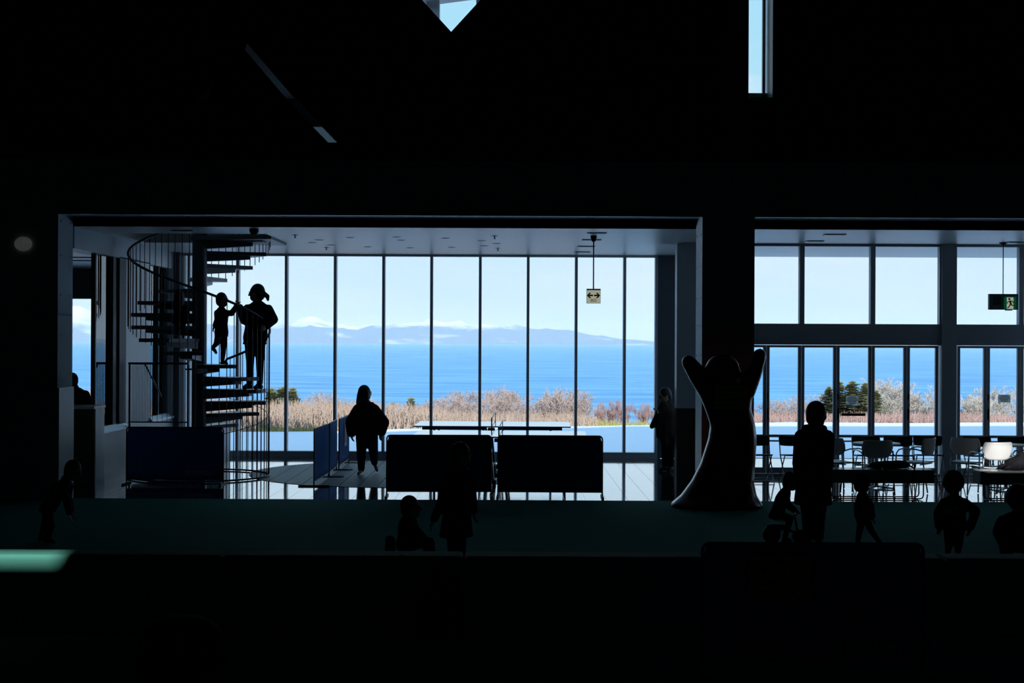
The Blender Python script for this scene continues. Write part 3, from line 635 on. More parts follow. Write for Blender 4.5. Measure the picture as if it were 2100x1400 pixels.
def hang_sign(name, label, x0, y0, x1, y1, xr, Yd):
    a, b = px(x0, y0, Yd), px(x1, y1, Yd); c = px(xr, y0, Yd)
    r = thing(name, label, 'exit sign', (c.x, Yd, CEIL)); return r, a, b, c
r, a, b, c = hang_sign('exit_sign', 'small hanging cream sign with a green double arrow', 1203, 592, 1231.5, 622, 1217, 23.4)
MB().lathe([(0.05, -0.001), (0.05, -0.03), (0.028, -0.09)], n=14).build('ceiling_cap', M['black'], r)
MB().tube([(0, 0, -0.03), (0, 0, a.z - CEIL)], 0.010, 8).build('rod', M['black'], r)
MB().box(a.x, b.x, 23.37, 23.43, b.z, a.z).build('sign_box', M['signbody'], r, world=True, bevel=0.003)
MB().box(a.x + 0.004, b.x - 0.004, 23.366, 23.372, b.z + 0.004, a.z - 0.022).build('sign_face', M['cream_lit'], r, world=True)
def arrow(s):
    zc = a.z - 0.105 - CEIL; m_ = MB(); y = -0.036
    m_.prism([(s * 0.008, y, zc - 0.012), (s * 0.07, y, zc - 0.012), (s * 0.07, y, zc + 0.012), (s * 0.008, y, zc + 0.012)], (0, 0.003, 0))
    m_.prism([(s * 0.074, y, zc), (s * 0.036, y, zc + 0.042), (s * 0.064, y, zc + 0.042), (s * 0.101, y, zc + 0.004), (s * 0.101, y, zc - 0.004), (s * 0.064, y, zc - 0.042), (s * 0.036, y, zc - 0.042)], (0, 0.003, 0))
    m_.build('arrow', M['green'], r)
arrow(1); arrow(-1)
text_obj('出口', 0.05, M['green'], r, (0, -0.036, b.z + 0.045 - CEIL), bold=0.001)
r, a, b, c = hang_sign('exit_sign', 'hanging grey exit sign with green running man near the right edge', 2027.5, 602.5, 2086.5, 635, 2057, 24.5)
MB().lathe([(0.075, -0.001), (0.06, -0.015), (0.02, -0.05)], n=14).build('ceiling_cap', M['signbody'], r)
MB().tube([(0, 0, -0.03), (0, 0, a.z - CEIL)], 0.008, 8).build('rod', M['black'], r)
MB().box(a.x, b.x, 24.46, 24.54, b.z, a.z).build('sign_box', M['signbody'], r, world=True, bevel=0.004)
w, h = b.x - a.x, a.z - b.z; lx = lambda t: a.x + w * t - c.x; lz = lambda t: b.z + h * t - CEIL
MB().box(lx(0.12), lx(0.40), -0.044, -0.039, lz(0.30), lz(0.85)).build('speaker_grille', M['black'], r)
MB().box(lx(0.50), lx(0.93), -0.044, -0.039, lz(0.04), lz(0.82)).build('green_panel', M['green_lit'], r)
MB().box(lx(0.60), lx(0.83), -0.047, -0.043, lz(0.04), lz(0.78)).build('door_symbol', M['cream_lit'], r)
def run_man():
    m_ = MB(); y = -0.050
    P = lambda u, v: (lx(0.58 + 0.27 * u), y, lz(0.06 + 0.72 * v))
    def limb(a_, b_, w_): m_.bar(P(*a_), P(*b_), 0.003, w_, up=(0, 0, 1)) if abs(a_[0] - b_[0]) > 0.02 else m_.bar(P(*a_), P(*b_), w_, 0.003)
    limb((0.46, 0.72), (0.58, 0.40), 0.030); limb((0.48, 0.70), (0.18, 0.60), 0.014); limb((0.18, 0.60), (0.10, 0.46), 0.014); limb((0.50, 0.70), (0.80, 0.66), 0.014); limb((0.80, 0.66), (0.9, 0.50), 0.014)
    limb((0.57, 0.42), (0.78, 0.28), 0.018); limb((0.78, 0.28), (1.1, 0.30), 0.016); limb((0.55, 0.42), (0.38, 0.22), 0.018); limb((0.38, 0.22), (0.14, 0.04), 0.016)
    hd = P(0.38, 0.86); m_.tube([(hd[0], y - 0.0015, hd[2]), (hd[0], y + 0.0015, hd[2])], 0.018, 12); m_.build('running_man', M['green'], r)
run_man()
MB().box(lx(0.58), lx(0.80), -0.03, 0.03, lz(-0.05), lz(0)).build('lamp_window', M['white'], r)

# ============================================================ TABLE-TENNIS FENCES
def fence(name, label, loc, rotz, front=True, W=1.5, group=None):
    r = thing(name, label, 'barrier', loc, rotz, group); H0, H1, rr = 0.075, 0.88, 0.05
    def rect(x, z0, z1, rad, n=5):
        out = []
        for cx, cz, a0 in ((x - rad, z1 - rad, 0), (-x + rad, z1 - rad, 90)):
            out += [(cx + rad * math.cos(math.radians(a0 + 90 * k / n)), 0, cz + rad * math.sin(math.radians(a0 + 90 * k / n))) for k in range(n + 1)]
        return out
    loop = [(W / 2, 0, 0.02)] + rect(W / 2, 0, H1, rr) + [(-W / 2, 0, 0.02)]
    MB().tube(loop, 0.011, 8).build('frame', M['black'], r)
    MB().tube([(-W / 2, 0, H0), (W / 2, 0, H0)], 0.009, 6).build('bottom_tube', M['black'], r)
    nx = 61; v = []
    for sgn in (-1, 1):
        for zz in np.linspace(H0, H1 - 0.006, 9):
            inset = 0.0 if zz < H1 - rr else rr - math.sqrt(max(0, rr * rr - (zz - (H1 - rr)) ** 2))
            for i in range(nx):
                x = (-W / 2 + 0.004 + inset) + (W - 0.008 - 2 * inset) * i / (nx - 1)
                wv = 0.0045 * math.sin(i * 1.15) * math.sin(math.pi * (zz - H0) / (H1 - H0)) + 0.003 * math.sin(i * 0.37 + zz * 3)
                v.append((x, wv + sgn * 0.003, zz))
    f = []
    for s_ in range(2):
        for j in range(8):
            for i in range(nx - 1):
                q0 = s_ * 9 * nx + j * nx + i; f.append((q0, q0 + 1, q0 + nx + 1, q0 + nx))
    n9 = 9 * nx
    f += [(i, i + 1, n9 + i + 1, n9 + i) for i in range(nx - 1)] + [(8 * nx + i, n9 + 8 * nx + i, n9 + 8 * nx + i + 1, 8 * nx + i + 1) for i in range(nx - 1)]
    f += [(j * nx, n9 + j * nx, n9 + (j + 1) * nx, (j + 1) * nx) for j in range(8)] + [(j * nx + nx - 1, (j + 1) * nx + nx - 1, n9 + (j + 1) * nx + nx - 1, n9 + j * nx + nx - 1) for j in range(8)]
    cl = MB().add(v, f).build('cloth', M['navy'], r, smooth=True)
    text_obj('molten', 0.145, M['letter'], cl, (W / 2 - 0.36, -0.0105, 0.19), bold=0.003, sx=1.05)
    for s in (-1, 1):
        MB().bar((s * (W / 2 - 0.0), -0.24, 0.012), (s * (W / 2), 0.24, 0.012), 0.035, 0.022).build('foot', M['black'], r)
    return r
fence('fence_panel', 'dark cloth fence panel standing before the spiral stair', (-0.5 + px(358.5, 985, 23.05).x + 0.5, 23.05, 0), 0)
fence('fence_panel', 'dark cloth fence panel left of the gap, before the table tennis tables', (px(900, 1018, 21.4).x, 21.4, 0), 0.03)
fence('fence_panel', 'dark cloth fence panel right of the gap, before the table tennis tables', (px(1128, 1018, 21.4).x, 21.4, 0), -0.02)
def y_line(p0, p1, label):
    a, b = on_z(*p0), on_z(*p1); c = (a + b) / 2; d = b - a
    return fence('fence_panel', label, (c.x, c.y, 0), math.atan2(d.y, d.x) + math.pi, W=d.length - 0.03)
f1 = y_line((643.5, 997.4), (673.6, 979), 'nearest of the three blue fence panels seen edge-on left of the walking woman')
f2 = y_line((675, 978), (690, 964.5), 'middle one of the three blue fence panels seen edge-on')
f3 = y_line((694.7, 963.8), (715, 949.5), 'farthest of the three blue fence panels, with a framed sheet on it')
W3 = 0.5
MB().box(-0.34, 0.02, 0.010, 0.014, 0.36, 0.80).build('sheet_frame', M['paper'], f3); MB().box(-0.28, -0.04, 0.0135, 0.017, 0.42, 0.74).build('printed_sheet', M['pink'], f3)
ff = fence('fence_panel', 'dark cloth fence panel in the foreground with a yellow notice', (px(1666, 1360, 10.1).x, 10.1, 0), 0.0, W=1.5)
yn = thing('yellow_notice', 'yellow notice with black Japanese lettering on the foreground fence', 'notice', px(1600, 1184, 10.08))
a, b = px(1538, 1140, 10.08), px(1662, 1228, 10.08); cx, cz = (a.x + b.x) / 2, (a.z + b.z) / 2; yn.location = (cx, 10.084, cz); w, h = b.x - a.x, a.z - b.z
MB().box(-w / 2, w / 2, -0.001, 0.001, -h / 2, h / 2).build('sheet', M['yellow'], yn)
for k, s_ in enumerate(('小学生以上は', 'この中で遊ばな', 'いで下さい。')):
    text_obj(s_, 0.062, M['darkletter'], yn, (-w / 2 + 0.008, -0.002, h / 2 - 0.105 - 0.078 * k), bold=0.0012).data.transform(Matrix.Translation((0, 0, 0)))
for ch in yn.children:
    if ch.name.startswith('lettering'):
        mnx = min(v.co.x for v in ch.data.vertices); ch.data.transform(Matrix.Translation((-mnx, 0, 0)))
MB().tube([(-0.05, -0.0025, h / 2 - 0.035), (0.05, -0.0025, h / 2 - 0.035)], 0.010, 6).build('emblem_bar', M['darkletter'], yn)

# ============================================================ TABLE-TENNIS TABLES
def tt_table(label, xc, y0):
    r = thing('table_tennis_table', label, 'table', (xc, y0 + 0.7625, 0), math.radians(-1.3))
    for s in (-1, 1):
        MB().box(min(s * 0.003, s * 1.37), max(s * 0.003, s * 1.37), -0.7625, 0.7625, 0.738, 0.76).build('table_top', M['table'], r, bevel=0.003)
        x0, x1 = sorted((s * 0.10, s * 1.22))
        MB().box(x0, x1, -0.72, -0.68, 0.69, 0.738).box(x0, x1, 0.68, 0.72, 0.69, 0.738).box(s * 1.2 - 0.02, s * 1.2 + 0.02, -0.72, 0.72, 0.69, 0.738).build('apron', M['black'], r)
        for t in (-0.55, 0.55):
            MB().tube([(s * 1.02, t, 0.70), (s * 1.02, t, 0.03)], 0.018, 8).build('leg', M['black'], r)
            MB().tube([(s * 0.16, t, 0.70), (s * 0.10, t, 0.06)], 0.018, 8).build('leg', M['black'], r)
            MB().tube([(s * 0.085, t - 0.012, 0.035), (s * 0.085, t + 0.012, 0.035)], 0.035, 12).build('wheel', M['rubber'], r)
        MB().tube([(s * 0.12, -0.55, 0.25), (s * 0.12, 0.55, 0.25)], 0.014, 6).build('brace', M['black'], r)
    # net with posts
    MB().box(-0.004, 0.004, -0.90, 0.90, 0.775, 0.9125).build('net', M['table'], r)
    MB().box(-0.006, 0.006, -0.90, 0.90, 0.90, 0.9145).build('net_tape', M['white'], r)
    for t in (-1, 1):
        MB().tube([(0, t * 0.905, 0.70), (0, t * 0.905, 0.917)], 0.011, 8).build('net_post', M['black'], r)
        MB().box(-0.07, 0.05, t * 0.83 - 0.08, t * 0.83 + 0.08, 0.685, 0.735).build('net_clamp', M['black'], r)
    return r
tt_table('far blue table tennis table close to the long window', px(1011, 875, 25.85).x, 25.85)
tt_table('near blue table tennis table behind the dark fence panels', px(1026, 890, 23.05).x, 23.05)

# ============================================================ CHAIRS, TABLES, BENCHES ON THE RIGHT
def white_chair(label, x, y, rot, group='white armchairs round the tables'):
    r = thing('armchair', label, 'chair', (x, y, 0), rot, group)      # faces +y, backrest at -y
    def shell(rows, name, thick, m):
        # rows: (z, y, half width, sag)
        nx = 13; v = []
        for side in (0, 1):
            for z, yy, hw, sag in rows:
                for i in range(nx):
                    t = -1 + 2 * i / (nx - 1); v.append((hw * t, yy + sag * t * t - side * thick, z - (0.035 * t * t if name == 'seat' else 0)))
        k = len(rows); f = []
        for side in (0, 1):
            for j in range(k - 1):
                for i in range(nx - 1):
                    a = side * k * nx + j * nx + i; f.append((a, a + 1, a + nx + 1, a + nx))
        n0 = k * nx
        for j in range(k - 1):
            f.append((j * nx, (j + 1) * nx, n0 + (j + 1) * nx, n0 + j * nx)); a = j * nx + nx - 1; f.append((a, n0 + a, n0 + a + nx, a + nx))
        for i in range(nx - 1):
            f.append((i, n0 + i, n0 + i + 1, i + 1)); a = (k - 1) * nx + i; f.append((a, a + 1, n0 + a + 1, n0 + a))
        return MB().add(v, f).build(name, m, r, smooth=True)
    shell([(0.815, -0.285, 0.20, 0.07), (0.80, -0.283, 0.215, 0.07), (0.72, -0.275, 0.235, 0.08), (0.64, -0.262, 0.225, 0.085), (0.58, -0.25, 0.19, 0.07), (0.555, -0.245, 0.13, 0.04)], 'backrest', 0.012, M['white'])
    sv = []
    st = MB(); nx, ny = 9, 7; v = []
    for side in (0, 1):
        for j in range(ny):
            for i in range(nx):
                u, w_ = -1 + 2 * i / (nx - 1), -1 + 2 * j / (ny - 1)
                hw = 0.225 - 0.02 * max(0, -w_); v.append((hw * u, 0.21 * w_, 0.445 - 0.02 * (1 - u * u) * (1 - w_ * w_) + 0.01 * u * u - 0.015 * max(0, w_) ** 3 - side * 0.014))
    f = []
    for side in (0, 1):
        for j in range(ny - 1):
            for i in range(nx - 1): a = side * nx * ny + j * nx + i; f.append((a, a + 1, a + nx + 1, a + nx))
    N_ = nx * ny
    for i in range(nx - 1): f += [(i, N_ + i, N_ + i + 1, i + 1), ((ny - 1) * nx + i, (ny - 1) * nx + i + 1, N_ + (ny - 1) * nx + i + 1, N_ + (ny - 1) * nx + i)]
    for j in range(ny - 1): f += [(j * nx, (j + 1) * nx, N_ + (j + 1) * nx, N_ + j * nx), (j * nx + nx - 1, N_ + j * nx + nx - 1, N_ + (j + 1) * nx + nx - 1, (j + 1) * nx + nx - 1)]
    st.add(v, f).build('seat', M['white'], r, smooth=True)
    for s in (-1, 1):
        MB().tube([(s * 0.235, 0.25, 0.01), (s * 0.235, 0.22, 0.35), (s * 0.238, 0.20, 0.58), (s * 0.24, 0.16, 0.635), (s * 0.24, 0.08, 0.655), (s * 0.24, -0.10, 0.65), (s * 0.235, -0.20, 0.63), (s * 0.225, -0.255, 0.60)], 0.011, 8).build('arm_and_front_leg', M['chrome'], r, smooth=True)
        MB().tube([(s * 0.225, -0.225, 0.66), (s * 0.225, -0.215, 0.45), (s * 0.235, -0.29, 0.01)], 0.011, 8).build('rear_leg', M['chrome'], r, smooth=True)
    MB().tube([(-0.23, 0.13, 0.42), (0.23, 0.13, 0.42)], 0.010, 6).tube([(-0.225, -0.17, 0.42), (0.225, -0.17, 0.42)], 0.010, 6).build('seat_bar', M['chrome'], r)
    return r
def dark_chair(label, x, y, rot, group='dark folding chairs along the doors'):
    r = thing('folding_chair', label, 'chair', (x, y, 0), rot, group)     # faces -y, backrest at +y
    nx = 11; v = []; rows = [(0.735, 0.20, 0.185), (0.725, 0.205, 0.225), (0.68, 0.198, 0.232), (0.60, 0.185, 0.225), (0.575, 0.18, 0.20)]
    for side in (0, 1):
        for z, yy, hw in rows:
            for i in range(nx): t = -1 + 2 * i / (nx - 1); v.append((hw * t, yy - 0.05 * t * t + side * 0.02, z - 0.012 * (1 - t * t)))
    k = len(rows); f = []; n0 = k * nx
    for side in (0, 1):
        for j in range(k - 1):
            for i in range(nx - 1): a = side * n0 + j * nx + i; f.append((a, a + 1, a + nx + 1, a + nx))
    for j in range(k - 1): f.append((j * nx, (j + 1) * nx, n0 + (j + 1) * nx, n0 + j * nx)); a = j * nx + nx - 1; f.append((a, n0 + a, n0 + a + nx, a + nx))
    for i in range(nx - 1): f.append((i, n0 + i, n0 + i + 1, i + 1)); a = (k - 1) * nx + i; f.append((a, a + 1, n0 + a + 1, n0 + a))
    MB().add(v, f).build('backrest', M['black'], r, smooth=True)
    MB().prism([(-0.20, 0.17, 0.41), (0.20, 0.17, 0.41), (0.215, -0.15, 0.43), (0.17, -0.20, 0.43), (-0.17, -0.20, 0.43), (-0.215, -0.15, 0.43)], (0, 0, 0.022)).build('seat', M['black'], r, bevel=0.006)
    for s in (-1, 1):
        MB().tube([(s * 0.222, 0.17, 0.70), (s * 0.222, 0.10, 0.42), (s * 0.222, -0.22, 0.01)], 0.010, 6).build('front_leg', M['chrome'], r)
        MB().tube([(s * 0.205, -0.10, 0.42), (s * 0.205, 0.24, 0.01)], 0.010, 6).build('rear_leg', M['chrome'], r)
    MB().tube([(-0.222, -0.21, 0.03), (0.222, -0.21, 0.03)], 0.008, 6).tube([(-0.205, 0.23, 0.03), (0.205, 0.23, 0.03)], 0.008, 6).build('foot_bar', M['chrome'], r)
    return r
X = lambda p, Y: (p - 1051.5) * Y / F
white_chair('white armchair turned sideways on the left of the front round table', X(1732, 22.5), 22.5, math.radians(-58))
white_chair('white armchair with its back to the hall, behind the low bench', X(1793, 22.0), 22.0, math.radians(4))
white_chair('white armchair turned sideways on the right of the front round table', X(1880, 22.5), 22.5, math.radians(52))
white_chair('white armchair in shade behind the sunlit chair', X(1992, 22.6), 22.6, math.radians(-38))
white_chair('white armchair brightly lit by the sun near the right edge', X(2034, 21.70), 21.70, math.radians(10))
white_chair('white armchair cut by the right edge of the picture', X(2118, 22.3), 22.3, math.radians(50))
for p, rz, l in ((1556, 0.06, 'dark folding chair half hidden behind the red figure'), (1634, 0.1, 'dark folding chair half hidden behind the standing person in the coat'),
                 (1783, 0.02, 'dark folding chair behind the white chair with its back to the hall'), (1848, -0.06, 'dark folding chair second from the steel post'),
                 (1912, -0.12, 'dark folding chair next to the broad steel post'), (2012, 0.02, 'dark folding chair just right of the steel post'), (2084, -0.04, 'dark folding chair at the right edge')):
    dark_chair(l, X(p, 23.9), 23.9 + (0.0 if p != 1912 else 0.12), rz)
def round_table(label, x, y, rr):
    r = thing('round_table', label, 'table', (x, y, 0), group='round white tables')
    MB().lathe([(rr - 0.01, 0.672), (rr, 0.68), (rr, 0.695), (rr - 0.006, 0.70)], n=40).build('table_top', M['white'], r)
    MB().lathe([(0.035, 0.03), (0.03, 0.06), (0.03, 0.672)], n=14).build('pedestal', M['chrome'], r)
    for k in range(4):
        a = math.pi / 4 + k * math.pi / 2; MB().bar((0, 0, 0.03), (0.30 * math.cos(a), 0.30 * math.sin(a), 0.015), 0.04, 0.025).build('foot', M['chrome'], r)
round_table('round white table among the chairs left of the steel post', X(1800, 22.95), 22.95, 0.36)
round_table('round white table behind the sunlit chair', X(2066, 22.75), 22.75, 0.30)
def bench(label, x0, x1, y, rotz):
    a, b = X(x0, y), X(x1, y); L_ = b - a
    r = thing('low_bench', label, 'bench', ((a + b) / 2, y + 0.19, 0), rotz)
    MB().box(-L_ / 2, L_ / 2, -0.18, 0.18, 0.41, 0.43).build('bench_top', M['laminate'], r, bevel=0.004)
    MB().box(-L_ / 2, L_ / 2, -0.18, -0.15, 0.24, 0.41).box(-L_ / 2, L_ / 2, 0.15, 0.18, 0.24, 0.41).box(-L_ / 2, -L_ / 2 + 0.03, -0.15, 0.15, 0.24, 0.41).box(L_ / 2 - 0.03, L_ / 2, -0.15, 0.15, 0.24, 0.41).build('apron', M['apron'], r)
    for s in (-1, 1):
        x1_ = s * (L_ / 2 - 0.14); x2_ = s * (L_ / 2 - 0.22)
        for yy in (-0.13, 0.13):
            MB().tube([(x1_, yy, 0.25), (x1_, yy, 0.06), (x1_ - s * 0.015, yy, 0.025), (x1_ - s * 0.05, yy, 0.014), (0.0, yy, 0.014)], 0.010, 6).build('sled_leg', M['black'], r, smooth=True)
            MB().tube([(x1_ - s * 0.16, yy, 0.25), (x1_ - s * 0.16, yy, 0.02)], 0.008, 6).build('upright', M['black'], r)
    return r
bn1 = bench('long low bench carrying a black bag left of the child in the jersey', 1692, 1919, 21.22, -0.02)
bn2 = bench('low bench carrying a backpack at the right edge', 2014, 2200, 21.02, 0.0)
def blob_mesh(mb, name, voxel, smooth=4):
    me = mb.mesh(name); ob = bpy.data.objects.new(name, me); C.objects.link(ob)
    rm = ob.modifiers.new('r', 'REMESH'); rm.mode = 'VOXEL'; rm.voxel_size = voxel; rm.use_smooth_shade = True
    sm = ob.modifiers.new('s', 'SMOOTH'); sm.factor = 0.5; sm.iterations = smooth
    dg = bpy.context.evaluated_depsgraph_get(); m2 = bpy.data.meshes.new_from_object(ob.evaluated_get(dg)); bpy.data.objects.remove(ob); m2.name = name
    return m2
def blob(mb, name, material, parent, voxel=0.012, smooth=4, world=True):
    if world and parent is not None:
        o_ = parent.location; mb.v = [(v[0] - o_.x, v[1] - o_.y, v[2] - o_.z) for v in mb.v]
    me = blob_mesh(mb, name, voxel, smooth); me.materials.clear(); me.materials.append(material)
    ob = bpy.data.objects.new(name, me); C.objects.link(ob); ob.parent = parent; return ob
r = thing('duffel_bag', 'black duffel bag lying on the long low bench', 'bag', (X(1828, 21.40), 21.40, 0.432))
m_ = MB().eball((0, 0, 0.055), ((0.30, 0, 0), (0, 0.14, 0), (0, 0, 0.06))).eball((0.12, 0, 0.06), ((0.17, 0, 0), (0, 0.13, 0), (0, 0, 0.062))).eball((-0.18, 0, 0.04), ((0.13, 0, 0), (0, 0.12, 0), (0, 0, 0.045)))
blob(m_, 'bag_body', M['dark_cloth'], r, 0.012, world=False)
MB().tube([(0.25, -0.12, 0.05), (0.30, -0.2, 0.02), (0.28, -0.225, -0.05), (0.27, -0.225, -0.15)], 0.012, 6).build('strap', M['dark_cloth'], r, smooth=True)
bz = 0; r = thing('backpack', 'dark backpack slumped on the bench at the right edge', 'bag', (X(2085, 21.21), 21.21, 0.43))
m_ = MB().eball((0.04, 0, 0.10), ((0.20, 0, 0.02), (0, 0.14, 0), (0, 0, 0.11))).eball((0.12, 0, 0.17), ((0.13, 0, 0), (0, 0.12, 0), (0, 0, 0.10))).eball((-0.12, 0, 0.05), ((0.14, 0, 0), (0, 0.1, 0), (0, 0, 0.05)))
blob(m_, 'bag_body', M['dark_cloth'], r, 0.012, world=False)
MB().tube([(-0.22, -0.08, 0.03), (-0.12, -0.14, 0.12), (0.0, -0.15, 0.2), (0.06, -0.12, 0.25)], 0.014, 6).build('strap', M['dark_cloth'], r, smooth=True)

# ============================================================ RED FIGURE IN FRONT OF THE PILLAR
RY = 20.2
rf = thing('red_figure', 'glossy dark red figure with two raised arms and a flaring foot before the pillar', 'statue', (px(1483, 1036, RY).x, RY, 0))
def rsec(y, x0, x1, dep): a, b = px(x0, y, RY), px(x1, y, RY); return ((a + b) / 2, (b.x - a.x) / 2, dep, (1, 0, 0))
m_ = MB().loft([rsec(1038, 1374, 1566, 0.46), rsec(1030, 1378, 1562, 0.44), rsec(1015, 1396, 1552, 0.36), rsec(985, 1418, 1546, 0.30), rsec(950, 1436, 1549, 0.27), rsec(900, 1452, 1552, 0.26), rsec(870, 1456, 1549, 0.25),
                rsec(840, 1446, 1541, 0.23), rsec(815, 1436, 1543, 0.22), rsec(790, 1425, 1551, 0.20), rsec(772, 1432, 1549, 0.17), rsec(762, 1450, 1530, 0.12)], 28)
m_.chain([(px(1455, 800, RY), 0.16), (px(1432, 770, RY), 0.135), (px(1412, 742, RY), 0.10)], 12).chain([(px(1528, 800, RY), 0.15), (px(1545, 765, RY), 0.12), (px(1558, 728, RY), 0.095)], 12)
m_.eball(px(1482, 755, RY), ((0.235, 0, 0), (0, 0.20, 0), (0, 0, 0.20)))
blob(m_, 'body', M['red'], rf, 0.022, 8)
a, b = px(1466, 792, RY - 0.30), px(1531, 839, RY - 0.30)
pl = MB().box(a.x, b.x, RY - 0.262, RY - 0.255, b.z, a.z).build('yellow_card', M['yellow'], rf, world=True)
pl['label'] = 'yellow card with faint print'
for k in range(4): MB().box(a.x + 0.03, b.x - 0.03 - 0.05 * (k % 2), RY - 0.2645, RY - 0.2618, a.z - 0.06 - 0.065 * k, a.z - 0.045 - 0.065 * k).build('printed_line', M['darkletter'], rf, world=True)

# ============================================================ LEFT CORNER: COUNTER, CABINET, GLOWING WALL OVAL
r = thing('reception_counter', 'dark reception counter with a pale top beside the left pier', 'counter', (-7.2, 22.9, 0))
MB().box(-8.3, -6.36, 22.62, 23.15, 0, 1.18).build('front_panel', M['brown'], r, world=True)
MB().box(-8.35, -6.33, 22.55, 23.2, 1.18, 1.22).build('counter_top', M['white'], r, world=True, bevel=0.004)
MB().box(-6.36, -6.34, 22.66, 23.15, 0.0, 1.18).build('end_panel', M['plaster'], r, world=True)
cb = px(442, 875, 27.2)
r = thing('metal_cabinet', 'low grey cabinet behind the spiral stair near the window', 'cabinet', (cb.x, 27.2, 0))
MB().box(-0.23, 0.16, -0.2, 0.55, 0, 0.80).build('body', M['plaster'], r, bevel=0.004); MB().box(-0.25, 0.18, -0.22, 0.57, 0.80, 0.84).build('top', M['darkwall'], r, bevel=0.004)
dr = MB().box(-0.21, 0.14, -0.212, -0.2, 0.04, 0.77).build('door', M['concrete'], r); MB().box(0.08, 0.10, -0.225, -0.212, 0.42, 0.52).build('handle', M['black'], dr)
p = px(48, 500, WF - 0.02)
r = thing('wall_lamp', 'pale oval wall lamp on the dark wall left of the opening', 'lamp', (p.x, WF, p.z))
MB().eball((0, -0.03, 0), ((0.125, 0, 0), (0, 0.05, 0), (0, 0, 0.10))).build('shade', M['lamp_shade'], r, smooth=True); MB().box(-0.05, 0.05, -0.012, 0, -0.05, 0.05).build('mount', M['black'], r)  # added oval body, brightened by emission in its material

# ============================================================ FOREGROUND PADDED BARRIER AND THINGS ON IT
PY, PH, PT = 11.35, 0.60, 0.32; pitch = 495 * 11.35 / F
xs0 = px(455, 1135, PY).x
for k, l in ((-2, 'padded green barrier block at the left edge, partly lit by the sun'), (-1, 'padded green barrier block left of the seated child'), (0, 'padded green barrier block below the seated child'), (1, 'padded green barrier block behind the foreground fence, left part'), (2, 'padded green barrier block behind the foreground fence, right part'), (3, 'padded green barrier block running out at the right edge')):
    r = thing('padded_block', l, 'barrier', (xs0 + pitch * (k + 0.5), PY + PT / 2, 0), 0, 'padded green barrier blocks')
    MB().box(-pitch / 2 + 0.004, pitch / 2 - 0.004, -PT / 2, PT / 2, 0, PH).build('cushion', M['vinyl'], r, bevel=0.035, seg=4, smooth=False)
    MB().box(-pitch / 2 + 0.03, pitch / 2 - 0.03, -PT / 2 - 0.002, -PT / 2 + 0.001, PH - 0.16, PH - 0.155).build('seam', M['black'], r)
p = px(818, 1190, PY - 0.05)
r = thing('plastic_bag', 'pale plastic shopping bag hanging on the padded barrier', 'bag', (p.x, PY - 0.07, 0.19))
blob(MB().loft([((0, 0, 0.0), 0.05, 0.02, (1, 0, 0)), ((0, 0, 0.03), 0.085, 0.05, (1, 0, 0)), ((0.005, 0, 0.15), 0.075, 0.05, (1, 0, 0)), ((0.01, 0, 0.24), 0.05, 0.03, (1, 0, 0)), ((0.015, 0.01, 0.30), 0.025, 0.02, (1, 0, 0))]), 'bag_body', M['bag'], r, 0.008, world=False)
MB().tube([(0.0, 0.02, 0.27), (0.0, 0.03, 0.37), (0.01, 0.05, 0.42), (0.02, 0.10, 0.424)], 0.006, 6).tube([(0.03, 0.02, 0.27), (0.04, 0.03, 0.37), (0.045, 0.05, 0.42), (0.05, 0.10, 0.424)], 0.006, 6).build('handle', M['bag'], r)
p = px(905, 1215, PY - 0.15)
r = thing('backpack', 'black backpack with a white emblem leaning on the padded barrier', 'bag', (p.x, PY - 0.14, 0))
blob(MB().loft([((0, 0, 0.0), 0.15, 0.09, (1, 0, 0)), ((0, 0, 0.08), 0.19, 0.12, (1, 0, 0)), ((0, 0, 0.30), 0.18, 0.11, (1, 0, 0)), ((0, 0.01, 0.44), 0.14, 0.08, (1, 0, 0)), ((0, 0.02, 0.50), 0.08, 0.05, (1, 0, 0))]), 'bag_body', M['dark_cloth'], r, 0.012, world=False)
e = px(871, 1197, PY - 0.27); MB().tube([(e.x - p.x, -0.122, e.z), (e.x - p.x, -0.112, e.z)], 0.025, 12).build('emblem', M['letter'], r)
MB().tube([(-0.05, 0.03, 0.49), (-0.02, 0.05, 0.55), (0.03, 0.05, 0.55), (0.06, 0.03, 0.49)], 0.01, 6).build('carry_loop', M['dark_cloth'], r)
p = px(1906, 1263, PY - 0.3)
r = thing('white_shoe', 'small pale shoe lying right of the foreground fence', 'shoe', (p.x + 0.02, PY - 0.55, 0))
blob(MB().eball((0, 0, 0.04), ((0.045, 0.0, 0), (0, 0.04, 0), (0, 0, 0.04))).chain([((-0.05, 0, 0.035), 0.032), ((0.06, -0.01, 0.028), 0.026)]), 'upper', M['letter'], r, 0.006, world=False)
MB().box(-0.085, 0.09, -0.04, 0.035, 0, 0.012).build('sole', M['white'], r, bevel=0.004)
p = px(370, 1400, 9.4)
r = thing('stroller', 'dark stroller with rounded hood in the lower left foreground', 'stroller', (p.x, 9.45, 0))
HZ = px(370, 1262, 9.45).z
blob(MB().loft([((0, 0, HZ - 0.50), 0.22, 0.20, (1, 0, 0)), ((0, 0, HZ - 0.30), 0.29, 0.25, (1, 0, 0)), ((0, 0, HZ - 0.12), 0.27, 0.23, (1, 0, 0)), ((0, 0, HZ - 0.03), 0.18, 0.15, (1, 0, 0)), ((0, 0, HZ), 0.08, 0.06, (1, 0, 0))]), 'hood', M['dark_cloth'], r, 0.015, 6, world=False)
for sx in (-1, 1):
    MB().tube([(sx * 0.22, -0.1, HZ - 0.4), (sx * 0.23, 0.15, 0.08)], 0.012, 6).build('frame_tube', M['black'], r)
    for yy in (-0.12, 0.18): MB().tube([(sx * 0.24 - 0.015, yy, 0.085), (sx * 0.24 + 0.015, yy, 0.085)], 0.085, 16).build('wheel', M['rubber'], r)

